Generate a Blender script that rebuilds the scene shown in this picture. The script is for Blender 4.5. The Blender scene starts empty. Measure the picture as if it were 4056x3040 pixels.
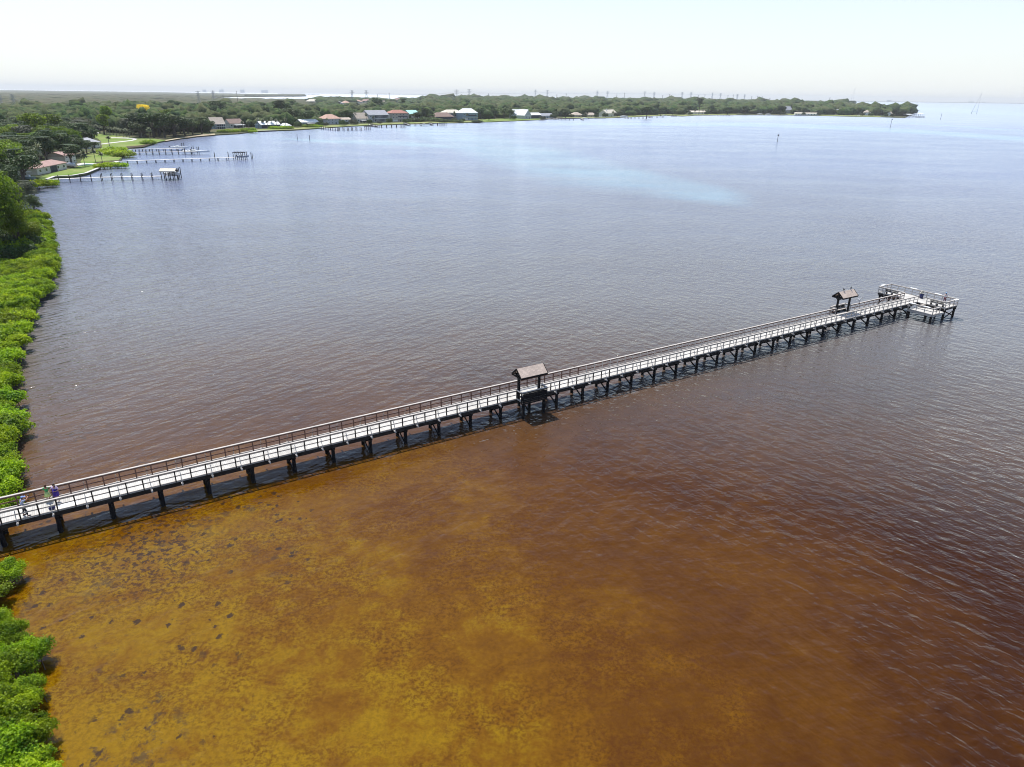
import bpy, bmesh, math, random
import numpy as np
from mathutils import Vector, Matrix
from mathutils.geometry import tessellate_polygon
random.seed(7); RNG = np.random.default_rng(7)
S = bpy.context.scene; COL = S.collection
rad = math.radians

# ------------------------------------------------------------------ camera
FPX, PITCH, ROLL, CAMH = 2766.0, rad(22.44), rad(0.78), 32.6
_f = Vector((0, math.cos(PITCH), -math.sin(PITCH))); _r = Vector((1, 0, 0)); _u = _r.cross(_f)
CR = _r*math.cos(ROLL)+_u*math.sin(ROLL); CU = -_r*math.sin(ROLL)+_u*math.cos(ROLL)
cam_d = bpy.data.cameras.new('camera'); cam = bpy.data.objects.new('camera', cam_d); COL.objects.link(cam)
cam.matrix_world = Matrix(((CR.x, CU.x, -_f.x, 0), (CR.y, CU.y, -_f.y, 0), (CR.z, CU.z, -_f.z, CAMH), (0, 0, 0, 1)))
cam_d.sensor_width = 36; cam_d.lens = 36*FPX/4056; cam_d.clip_start = 0.5; cam_d.clip_end = 80000
S.camera = cam

def unp(x, y, z=0.0):
    "point of the place seen at survey pixel x,y lying at height z"
    d = _f+CR*((x-2028)/FPX)-CU*((y-1520)/FPX)
    t = (z-CAMH)/d.z
    return Vector((d.x*t, d.y*t, z))
def ppm(p):
    return FPX/((Vector(p)-Vector((0, 0, CAMH))).dot(_f))
def proj(p):
    d = Vector(p)-Vector((0, 0, CAMH)); z = d.dot(_f)
    return 2028+FPX*d.dot(CR)/z, 1520-FPX*d.dot(CU)/z

# ------------------------------------------------------------------ materials
class NT:
    def __init__(s, name):
        s.m = bpy.data.materials.new(name); s.m.use_nodes = True; s.t = s.m.node_tree; s.t.nodes.clear()
        s.out = s.n('ShaderNodeOutputMaterial')
    def n(s, typ, **kw):
        nd = s.t.nodes.new(typ)
        for k, v in kw.items(): setattr(nd, k, v)
        return nd
    def l(s, a, b): s.t.links.new(a, b)
    def setin(s, nd, key, v):
        if hasattr(v, 'is_output') or isinstance(v, bpy.types.NodeSocket): s.l(v, nd.inputs[key])
        else: nd.inputs[key].default_value = v
    def math(s, op, a, b=0.5, c=None, clamp=False):
        nd = s.n('ShaderNodeMath', operation=op, use_clamp=clamp); s.setin(nd, 0, a); s.setin(nd, 1, b)
        if c is not None: s.setin(nd, 2, c)
        return nd.outputs[0]
    def mix(s, f, a, b, blend='MIX'):
        nd = s.n('ShaderNodeMix', data_type='RGBA', blend_type=blend)
        s.setin(nd, 0, f)
        for k, v in ((6, a), (7, b)):
            if isinstance(v, (tuple, list)): v = (v[0], v[1], v[2], 1)
            s.setin(nd, k, v)
        return nd.outputs[2]
    def rng(s, v, a, b, c=0.0, d=1.0, smooth=False):
        nd = s.n('ShaderNodeMapRange'); nd.interpolation_type = 'SMOOTHSTEP' if smooth else 'LINEAR'
        for k, x in enumerate((v, a, b, c, d)): s.setin(nd, k, x)
        return nd.outputs[0]
    def noise(s, vec, scale, detail=3, rough=0.55, dist=0.0):
        nd = s.n('ShaderNodeTexNoise'); s.l(vec, nd.inputs['Vector'])
        nd.inputs['Scale'].default_value = scale; nd.inputs['Detail'].default_value = detail
        nd.inputs['Roughness'].default_value = rough; nd.inputs['Distortion'].default_value = dist
        return nd.outputs['Fac']
    def mapping(s, vec, rot=0.0, scale=(1, 1, 1), loc=(0, 0, 0)):
        nd = s.n('ShaderNodeMapping'); s.l(vec, nd.inputs[0])
        nd.inputs['Rotation'].default_value = (0, 0, rot); nd.inputs['Scale'].default_value = scale; nd.inputs['Location'].default_value = loc
        return nd.outputs[0]
    def pos(s): return s.n('ShaderNodeNewGeometry').outputs['Position']
    def obj(s): return s.n('ShaderNodeTexCoord').outputs['Object']
    def rnd(s): return s.n('ShaderNodeObjectInfo').outputs['Random']
    def bump(s, h, strength=0.5, dist=0.1):
        nd = s.n('ShaderNodeBump'); nd.inputs['Strength'].default_value = strength; nd.inputs['Distance'].default_value = dist
        s.l(h, nd.inputs['Height']); return nd.outputs[0]
    def principled(s, col, rough=0.7, normal=None, spec=0.3, metal=0.0):
        p = s.n('ShaderNodeBsdfPrincipled')
        if isinstance(col, (tuple, list)): col = (col[0], col[1], col[2], 1)
        s.setin(p, 'Base Color', col); s.setin(p, 'Roughness', rough)
        p.inputs['Specular IOR Level'].default_value = spec; p.inputs['Metallic'].default_value = metal
        if normal is not None: s.l(normal, p.inputs['Normal'])
        s.l(p.outputs[0], s.out.inputs[0]); return p

def simple(name, col, rough=0.7, var=0.18, scale=3.0, bump=0.0, spec=0.3, metal=0.0):
    t = NT(name); v = t.obj(); n = t.noise(v, scale, 4)
    f = t.rng(n, 0.3, 0.7, 1-var, 1+var)
    c = t.mix(1.0, col, (1, 1, 1))
    mul = t.n('ShaderNodeVectorMath', operation='SCALE'); mul.inputs[0].default_value = col; t.l(f, mul.inputs['Scale'])
    nrm = t.bump(t.noise(v, scale*6, 3), bump, 0.02) if bump else None
    t.principled(mul.outputs[0], rough, nrm, spec, metal); return t.m

def planks(name, col, dark, width=0.14, axis='X', rough=0.85, gap=0.10):
    "weathered boards laid across: board edges along object Y"
    t = NT(name); v = t.obj(); sp = t.n('ShaderNodeSeparateXYZ'); t.l(v, sp.inputs[0]); a = sp.outputs[axis]
    fr = t.math('FRACT', t.math('DIVIDE', a, width)); g = t.math('LESS_THAN', fr, gap)
    cell = t.math('FLOOR', t.math('DIVIDE', a, width)); wn = t.n('ShaderNodeTexWhiteNoise', noise_dimensions='1D'); t.l(cell, wn.inputs['W'])
    n = t.noise(t.mapping(v, 0, (1, 6, 1)) if axis == 'Y' else t.mapping(v, 0, (6, 1, 1)), 1.5, 4)
    n2 = t.noise(v, 0.35, 3)
    f = t.math('MULTIPLY', t.rng(wn.outputs[0], 0, 1, 0.86, 1.08), t.rng(n, 0.25, 0.75, 0.88, 1.1))
    f = t.math('MULTIPLY', f, t.rng(n2, 0.3, 0.7, 0.80, 1.1))
    mul = t.n('ShaderNodeVectorMath', operation='SCALE'); mul.inputs[0].default_value = col; t.l(f, mul.inputs['Scale'])
    c = t.mix(g, mul.outputs[0], dark)
    t.principled(c, rough, None, 0.2); return t.m

def leafmat(name, col, col2, trans=0.35, scale=0.35):
    t = NT(name); v = t.pos(); r = t.rnd()
    n = t.noise(v, scale, 3); n2 = t.noise(v, scale*7, 2)
    f = t.rng(t.math('ADD', t.math('MULTIPLY', n, 0.6), t.math('MULTIPLY', n2, 0.4)), 0.36, 0.64)
    c = t.mix(f, col, col2)
    hs = t.n('ShaderNodeHueSaturation'); t.l(c, hs.inputs['Color']); t.l(t.rng(r, 0, 1, 0.7, 1.35), hs.inputs['Value']); t.l(t.rng(t.math('FRACT', t.math('MULTIPLY', r, 7.3)), 0, 1, 0.482, 0.508), hs.inputs['Hue'])
    d = t.n('ShaderNodeBsdfPrincipled'); t.l(hs.outputs[0], d.inputs['Base Color']); d.inputs['Roughness'].default_value = 0.55; d.inputs['Specular IOR Level'].default_value = 0.25
    tr = t.n('ShaderNodeBsdfTranslucent'); t.l(hs.outputs[0], tr.inputs[0])
    mx = t.n('ShaderNodeMixShader'); mx.inputs[0].default_value = trans; t.l(d.outputs[0], mx.inputs[1]); t.l(tr.outputs[0], mx.inputs[2])
    t.l(mx.outputs[0], t.out.inputs[0]); return t.m

M = {}
M['deck'] = planks('deck_boards', (0.53, 0.51, 0.475), (0.22, 0.20, 0.18), 0.15)
M['plank_small'] = planks('dock_boards', (0.72, 0.69, 0.66), (0.4, 0.37, 0.34), 0.3)
M['rail'] = simple('rail_wood', (0.46, 0.42, 0.38), 0.85, 0.15, 2.0)
M['rail_red'] = simple('rail_wood_brown', (0.115, 0.06, 0.045), 0.85, 0.3, 2.0)
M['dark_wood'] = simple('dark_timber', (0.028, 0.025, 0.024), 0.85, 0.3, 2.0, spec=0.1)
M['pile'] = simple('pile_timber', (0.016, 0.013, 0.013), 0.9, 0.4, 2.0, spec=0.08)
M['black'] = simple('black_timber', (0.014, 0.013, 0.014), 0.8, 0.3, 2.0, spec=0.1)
M['white'] = simple('white_paint', (0.78, 0.78, 0.76), 0.5, 0.06, 1.0)
M['greywall'] = simple('grey_wall', (0.45, 0.47, 0.5), 0.8, 0.12, 0.5)
M['tanwall'] = simple('tan_wall', (0.42, 0.36, 0.3), 0.85, 0.12, 0.5)
M['creamwall'] = simple('cream_wall', (0.6, 0.57, 0.5), 0.85, 0.1, 0.5)
M['bluewall'] = simple('blue_grey_wall', (0.25, 0.33, 0.38), 0.85, 0.1, 0.5)
M['glass'] = simple('window_glass', (0.02, 0.03, 0.04), 0.1, 0.1, 1, spec=0.6)
M['screen'] = simple('dark_screen', (0.02, 0.025, 0.05), 0.5, 0.2, 1)
M['steel'] = simple('galvanised_steel', (0.28, 0.30, 0.33), 0.5, 0.1, 0.2)
M['concrete'] = simple('pale_concrete', (0.55, 0.53, 0.5), 0.9, 0.12, 1.5)
M['trunk'] = simple('bark', (0.09, 0.07, 0.055), 0.95, 0.3, 3)
M['palmtrunk'] = simple('palm_bark', (0.2, 0.17, 0.14), 0.95, 0.3, 3)
def shingles(name, col, row=0.16):
    t = NT(name); v = t.obj(); b = t.n('ShaderNodeTexBrick'); t.l(v, b.inputs[0])
    b.inputs['Color1'].default_value = (*[c*1.15 for c in col], 1); b.inputs['Color2'].default_value = (*[c*0.85 for c in col], 1); b.inputs['Mortar'].default_value = (*[c*0.42 for c in col], 1)
    b.inputs['Scale'].default_value = 1.0; b.inputs['Brick Width'].default_value = 0.32; b.inputs['Row Height'].default_value = row; b.inputs['Mortar Size'].default_value = 0.018
    n = t.noise(v, 0.8, 4); f = t.rng(n, 0.3, 0.7, 0.85, 1.15)
    mul = t.n('ShaderNodeVectorMath', operation='SCALE'); t.l(b.outputs[0], mul.inputs[0]); t.l(f, mul.inputs['Scale'])
    t.principled(mul.outputs[0], 0.9, None, 0.1); return t.m
M['shingle'] = shingles('shelter_shingles', (0.33, 0.235, 0.205), 0.17)
def roofm(name, col): return simple(name, col, 0.85, 0.14, 0.6)
M['r_salmon'] = roofm('salmon_tile', (0.48, 0.31, 0.24)); M['r_red'] = roofm('red_tile', (0.36, 0.17, 0.13)); M['r_brown'] = roofm('brown_roof', (0.26, 0.18, 0.15))
M['r_grey'] = roofm('grey_roof', (0.36, 0.36, 0.38)); M['r_tan'] = roofm('tan_roof', (0.45, 0.38, 0.31)); M['r_white'] = roofm('white_metal_roof', (0.82, 0.82, 0.8)); M['r_aqua'] = roofm('turquoise_metal_roof', (0.45, 0.78, 0.72))
M['r_pink'] = roofm('pinkish_shingle', (0.36, 0.235, 0.205)); M['r_cream'] = roofm('cream_roof', (0.62, 0.56, 0.46))
M['brick'] = simple('red_brick', (0.25, 0.06, 0.05), 0.9, 0.2, 2)

def ground_mat():
    t = NT('ground_mat'); v = t.pos(); n = t.noise(v, 0.02, 5); n2 = t.noise(v, 0.3, 4)
    c = t.mix(t.rng(n, 0.42, 0.58), (0.065, 0.08, 0.03), (0.14, 0.12, 0.07)); c = t.mix(t.rng(n2, 0.35, 0.65, 0, 0.6), c, (0.035, 0.05, 0.02))
    t.principled(c, 0.95, None, 0.1); return t.m
def lawn_mat(name, a, b, c3):
    t = NT(name); v = t.pos(); n = t.noise(v, 0.06, 4); n2 = t.noise(v, 0.7, 4)
    c = t.mix(t.rng(n, 0.4, 0.6), a, b); c = t.mix(t.rng(n2, 0.35, 0.7, 0, 0.5), c, c3)
    t.principled(c, 0.95, None, 0.1); return t.m
M['ground'] = ground_mat()
M['lawn'] = lawn_mat('lawn_grass', (0.13, 0.21, 0.035), (0.24, 0.26, 0.09), (0.09, 0.17, 0.03))
M['lawn_dry'] = lawn_mat('dry_lawn_grass', (0.17, 0.22, 0.06), (0.33, 0.31, 0.15), (0.14, 0.2, 0.05))
M['sand'] = lawn_mat('beach_sand', (0.5, 0.43, 0.3), (0.42, 0.34, 0.24), (0.25, 0.2, 0.12))
M['mud'] = lawn_mat('shore_mud', (0.1, 0.075, 0.05), (0.07, 0.05, 0.03), (0.04, 0.03, 0.02))
M['pool'] = simple('pool_water', (0.08, 0.4, 0.4), 0.1, 0.05, 1)
M['leaf_mangrove'] = leafmat('mangrove_leaf', (0.065, 0.155, 0.005), (0.38, 0.52, 0.012), 0.5, 0.8)
M['leaf_bright'] = leafmat('bright_leaf', (0.055, 0.12, 0.006), (0.27, 0.38, 0.012), 0.45, 0.4)
M['leaf_dark'] = leafmat('dark_leaf', (0.010, 0.030, 0.008), (0.085, 0.135, 0.028), 0.25, 0.45)
M['leaf_mid'] = leafmat('mid_leaf', (0.022, 0.055, 0.014), (0.13, 0.175, 0.055), 0.28, 0.4)
M['leaf_olive'] = leafmat('olive_leaf', (0.045, 0.06, 0.03), (0.17, 0.175, 0.10), 0.25, 0.35)
M['leaf_palm'] = leafmat('palm_leaf', (0.07, 0.10, 0.045), (0.30, 0.31, 0.19), 0.3, 0.8)
M['leaf_yellow'] = leafmat('yellow_blossom', (0.75, 0.52, 0.02), (0.9, 0.68, 0.05), 0.3, 0.3)
def canopy_mat(name, a, b, c2):
    t = NT(name); v = t.pos(); n = t.noise(v, 0.16, 4, 0.7); n1 = t.noise(v, 0.03, 2); n3 = t.noise(v, 0.012, 2)
    c = t.mix(t.rng(n, 0.38, 0.62), a, b); c = t.mix(t.rng(n1, 0.4, 0.62, 0, 0.8), c, c2)
    t.principled(c, 0.9, t.bump(n, 1.0, 1.5), 0.05); return t.m
M['canopy'] = canopy_mat('woodland_leaf', (0.009, 0.026, 0.011), (0.070, 0.110, 0.030), (0.085, 0.09, 0.042))
M['canopy_marsh'] = canopy_mat('marsh_leaf', (0.03, 0.045, 0.02), (0.10, 0.11, 0.055), (0.12, 0.105, 0.065))

# ------------------------------------------------------------------ mesh helpers
def box(bm, c, s, rz=0.0, rx=0.0, ry=0.0):
    m = Matrix.Translation(Vector(c)) @ Matrix.Rotation(rz, 4, 'Z') @ Matrix.Rotation(ry, 4, 'Y') @ Matrix.Rotation(rx, 4, 'X') @ Matrix.Diagonal((s[0], s[1], s[2], 1))
    bmesh.ops.create_cube(bm, size=1.0, matrix=m)
def bar(bm, a, b, w, h=None):
    a = Vector(a); b = Vector(b); d = b-a; L = d.length
    if L < 1e-6: return
    q = d.to_track_quat('X', 'Z').to_matrix().to_4x4()
    bmesh.ops.create_cube(bm, size=1.0, matrix=Matrix.Translation((a+b)/2) @ q @ Matrix.Diagonal((L, w, h or w, 1)))
def cyl(bm, a, b, r1, r2=None, seg=8):
    a = Vector(a); b = Vector(b); d = b-a; q = d.to_track_quat('Z', 'Y').to_matrix().to_4x4()
    bmesh.ops.create_cone(bm, cap_ends=True, segments=seg, radius1=r1, radius2=r1 if r2 is None else r2, depth=d.length, matrix=Matrix.Translation((a+b)/2) @ q)
def poly(bm, pts):
    return bm.faces.new([bm.verts.new(p) for p in pts])
def mk(name, bm, mat, parent=None, smooth=False, link=True):
    me = bpy.data.meshes.new(name); bm.to_mesh(me); bm.free()
    if mat is not None: me.materials.append(M[mat] if isinstance(mat, str) else mat)
    if smooth:
        for p in me.polygons: p.use_smooth = True
    o = bpy.data.objects.new(name, me); COL.objects.link(o)
    if parent is not None: o.parent = parent
    return o
def B(): return bmesh.new()
def tag(o, label=None, cat=None, group=None, kind=None):
    if label: o['label'] = label
    if cat: o['category'] = cat
    if group: o['group'] = group
    if kind: o['kind'] = kind
    return o
def thing(name, label, cat, loc=(0, 0, 0), rz=0.0, group=None):
    o = bpy.data.objects.new(name, None); COL.objects.link(o); o.empty_display_size = 0.3
    o.location = loc; o.rotation_euler = (0, 0, rz); tag(o, label, cat, group); return o
KIDS = {}
def copy_tree(o, parent=None):
    c = o.copy(); COL.objects.link(c); c.parent = parent
    for k in [x for x in o.children]: copy_tree(k, c)
    return c
def struct(name, bm, mat, **kw):
    o = mk(name, bm, mat, **kw); o['kind'] = 'structure'; return o
def slab(bm, pts, z0, z1):
    "polygon prism from list of xy"
    vs = [Vector((p[0], p[1], 0)) for p in pts]
    tri = tessellate_polygon([vs]); top = [bm.verts.new((p.x, p.y, z1)) for p in vs]
    for t in tri:
        try: bm.faces.new([top[i] for i in t])
        except ValueError: pass
    if z0 is not None:
        bot = [bm.verts.new((p.x, p.y, z0)) for p in vs]; n = len(vs)
        for i in range(n):
            j = (i+1) % n; bm.faces.new((top[i], top[j], bot[j], bot[i]))
    bmesh.ops.recalc_face_normals(bm, faces=bm.faces[:])
    if z0 is None:
        for f in bm.faces:
            if f.normal.z < 0: f.normal_flip()
def pxpoly(pts, z=0.0): return [unp(x, y, z).xy for x, y in pts]
def inpoly(x, y, P):
    c = False; n = len(P); j = n-1
    for i in range(n):
        xi, yi = P[i]; xj, yj = P[j]
        if (yi > y) != (yj > y) and x < (xj-xi)*(y-yi)/(yj-yi)+xi: c = not c
        j = i
    return c
def np_mesh(name, V, F, mat, smooth=False):
    "V (n,3), F (m,k) arrays"
    me = bpy.data.meshes.new(name); k = F.shape[1]
    me.vertices.add(len(V)); me.vertices.foreach_set('co', V.astype(np.float32).ravel())
    me.loops.add(F.size); me.loops.foreach_set('vertex_index', F.astype(np.int32).ravel())
    me.polygons.add(len(F)); me.polygons.foreach_set('loop_start', np.arange(0, F.size, k, dtype=np.int32)); me.polygons.foreach_set('loop_total', np.full(len(F), k, dtype=np.int32))
    me.update(calc_edges=True); me.validate()
    if mat: me.materials.append(M[mat])
    if smooth: me.polygons.foreach_set('use_smooth', np.ones(len(F), dtype=bool))
    return me
ORD = ['first', 'second', 'third', 'fourth', 'fifth', 'sixth', 'seventh', 'eighth', 'ninth', 'tenth', 'eleventh', 'twelfth', 'thirteenth', 'fourteenth', 'fifteenth', 'sixteenth', 'seventeenth', 'eighteenth', 'nineteenth', 'twentieth']
def ordn(i): return ORD[i] if i < len(ORD) else '%dth' % (i+1)

# ------------------------------------------------------------------ sky, sun, haze
SUN_DIR = Vector((-0.7, 0.9, 2.5)).normalized(); EL = math.asin(SUN_DIR.z); AZ = math.atan2(SUN_DIR.x, SUN_DIR.y)
W = bpy.data.worlds.new('World'); S.world = W; W.use_nodes = True; wt = W.node_tree; wt.nodes.clear()
sky = wt.nodes.new('ShaderNodeTexSky'); sky.sky_type = 'NISHITA'; sky.sun_disc = False; sky.sun_elevation = EL; sky.sun_rotation = AZ
sky.air_density = 1.0; sky.dust_density = 0.7; sky.ozone_density = 1.4; sky.altitude = 30
bg = wt.nodes.new('ShaderNodeBackground'); bg.inputs[1].default_value = 0.128
wo = wt.nodes.new('ShaderNodeOutputWorld'); tc = wt.nodes.new('ShaderNodeTexCoord'); sx_ = wt.nodes.new('ShaderNodeSeparateXYZ'); wt.links.new(tc.outputs['Generated'], sx_.inputs[0])
mr = wt.nodes.new('ShaderNodeMapRange'); mr.interpolation_type = 'SMOOTHSTEP'; wt.links.new(sx_.outputs['Z'], mr.inputs[0])
for k_, v_ in enumerate((-0.02, 0.30, 0.82, 0.0)): mr.inputs[k_+1].default_value = v_
mv = wt.nodes.new('ShaderNodeMix'); mv.data_type = 'RGBA'; wt.links.new(mr.outputs[0], mv.inputs[0]); wt.links.new(sky.outputs[0], mv.inputs[6]); mv.inputs[7].default_value = (4.95, 5.2, 5.3, 1)   # milky sea haze low in the sky
wt.links.new(mv.outputs[2], bg.inputs[0]); wt.links.new(bg.outputs[0], wo.inputs[0])
sd = bpy.data.lights.new('sun', 'SUN'); sd.energy = 4.1; sd.angle = rad(0.53); sd.color = (1.0, 0.965, 0.9)
so = bpy.data.objects.new('sun', sd); COL.objects.link(so); so.rotation_euler = SUN_DIR.to_track_quat('Z', 'Y').to_euler()
vs = S.view_settings; vs.view_transform = 'Standard'; vs.look = 'None'; vs.exposure = 0.58; vs.gamma = 1.0
S.cycles.filter_width = 1.05; S.cycles.max_bounces = 6; S.cycles.diffuse_bounces = 2; S.cycles.glossy_bounces = 3; S.cycles.transmission_bounces = 3; S.cycles.volume_bounces = 0; S.cycles.transparent_max_bounces = 6
S.cycles.caustics_reflective = False; S.cycles.caustics_refractive = False

bm = B(); box(bm, (0, 0, 58.5), (49000, 49000, 123))
haze = mk('haze', bm, None); haze['kind'] = 'stuff'; haze['label'] = 'thin pale sea haze over the whole bay'
hm = bpy.data.materials.new('haze_air'); hm.use_nodes = True; hm.node_tree.nodes.clear()
ho = hm.node_tree.nodes.new('ShaderNodeOutputMaterial'); hv = hm.node_tree.nodes.new('ShaderNodeVolumePrincipled')
hv.inputs['Color'].default_value = (0.96, 0.98, 1.0, 1); hv.inputs['Density'].default_value = 0.00006; hv.inputs['Anisotropy'].default_value = 0.0
hm.node_tree.links.new(hv.outputs[0], ho.inputs['Volume']); haze.data.materials.append(hm)

# ------------------------------------------------------------------ water
def ctl(pts):
    out = []
    for x, y, v in pts:
        p = unp(x, y); out.append((math.log(p.length), math.atan2(p.x, p.y), v))
    return np.array(out)
SH = ctl([(100, 2300, .95), (500, 2500, .95), (300, 3000, 1), (1000, 2200, .85), (700, 1950, .7), (1500, 2700, .9), (1000, 3000, 1), (2000, 3000, .85), (2500, 2600, .68), (2800, 2800, .62), (3200, 3000, .45), (3600, 2600, .22), (4000, 3000, .1), (4000, 2300, .0), (3000, 2050, .25), (2400, 2200, .55), (1700, 2000, .7), (1900, 2500, .8),
          (3200, 1450, .06), (2000, 1500, .25), (1000, 1600, .4), (300, 1400, .4), (100, 1900, .6), (2000, 1100, .1), (3500, 1000, 0), (500, 900, .1), (2900, 2350, .5), (3100, 2600, .42), (1200, 2450, .8), (700, 2800, 1), (2600, 1700, .3), (2000, 800, .0), (600, 700, .05), (3500, 700, 0), (1500, 600, 0), (2028, 420, 0), (200, 1650, .5)])
def band(px, w0, w1):
    return [(math.log(unp(x, y).length), math.atan2(unp(x, y).x, unp(x, y).y), h) for x, y, h in px]
# pale turquoise sand bars: (px, py, half width in log distance)
BARS = [[(1500, 500, .06), (1680, 522, .17), (1900, 572, .22), (2150, 635, .22), (2400, 690, .15), (2650, 740, .10), (3000, 800, .06)],
        [(2150, 492, .012), (2500, 493, .03), (3000, 495, .05), (3300, 505, .055), (3600, 520, .055), (3850, 538, .05), (4056, 552, .045), (4300, 570, .03)],
        [(3480, 482, .01), (3700, 495, .018), (3950, 513, .022), (4100, 522, .022)],
        [(3500, 425, .10), (3800, 440, .15), (4200, 462, .12)],
        [(1000, 545, .004), (1300, 560, .03), (1600, 570, .04), (1900, 590, .02)]]
RR = np.concatenate([np.geomspace(2, 20, 8)[:-1], np.geomspace(20, 200, 120)[:-1], np.geomspace(200, 3000, 150)[:-1], np.geomspace(3000, 23500, 40)])
TH = np.concatenate([np.linspace(-180, -52, 16)[:-1], np.linspace(-52, 52, 200), np.linspace(52, 180, 16)[1:]])*math.pi/180
lr, th = np.meshgrid(np.log(RR), TH, indexing='ij')
wgt = 0; val = 0
for a, b, v in SH:
    d2 = ((lr-a)/.9)**2+((th-b)/.8)**2; w_ = 1/(d2**1.6+1e-4); wgt = wgt+w_; val = val+w_*v
sh = val/wgt; sh = np.where(lr > 6.2, sh*np.clip((7-lr)/.8, 0, 1), sh)
bar_a = np.zeros_like(lr)
for k, P in enumerate(BARS):
    P = np.array(band(P, 0, 0)); o_ = np.argsort(P[:, 1]); P = P[o_]
    cl = np.interp(th, P[:, 1], P[:, 0]); hw = np.interp(th, P[:, 1], P[:, 2])
    ins = (th > P[0, 1]) & (th < P[-1, 1]); edge = np.clip((th-P[0, 1])/.05, 0, 1)*np.clip((P[-1, 1]-th)/.05, 0, 1)
    bar_a = np.maximum(bar_a, (1 if k == 0 else 2.4)*np.where(ins, edge*np.clip(1.6-np.abs(lr-cl)/np.maximum(hw, 1e-3), 0, 1), 0)*(1 if k != 4 else .5))
nr, nt = lr.shape
V = np.stack([np.exp(lr)*np.sin(th), np.exp(lr)*np.cos(th), np.zeros_like(lr)], -1).reshape(-1, 3)
ii, jj = np.meshgrid(np.arange(nr-1), np.arange(nt-1), indexing='ij'); a0 = (ii*nt+jj).ravel()
F = np.stack([a0, a0+1, a0+nt+1, a0+nt], -1)
F = F[:, ::-1]
me = np_mesh('water', V, F, None)
for nm, arr in (('shallow', sh), ('sandbar', bar_a)):
    at = me.attributes.new(nm, 'FLOAT', 'POINT'); at.data.foreach_set('value', arr.astype(np.float32).ravel())
if me.polygons[0].normal.z < 0: me.flip_normals()
water = bpy.data.objects.new('water', me); COL.objects.link(water); water['kind'] = 'structure'; water['label'] = 'tannin brown bay water with small wind waves'

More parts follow.
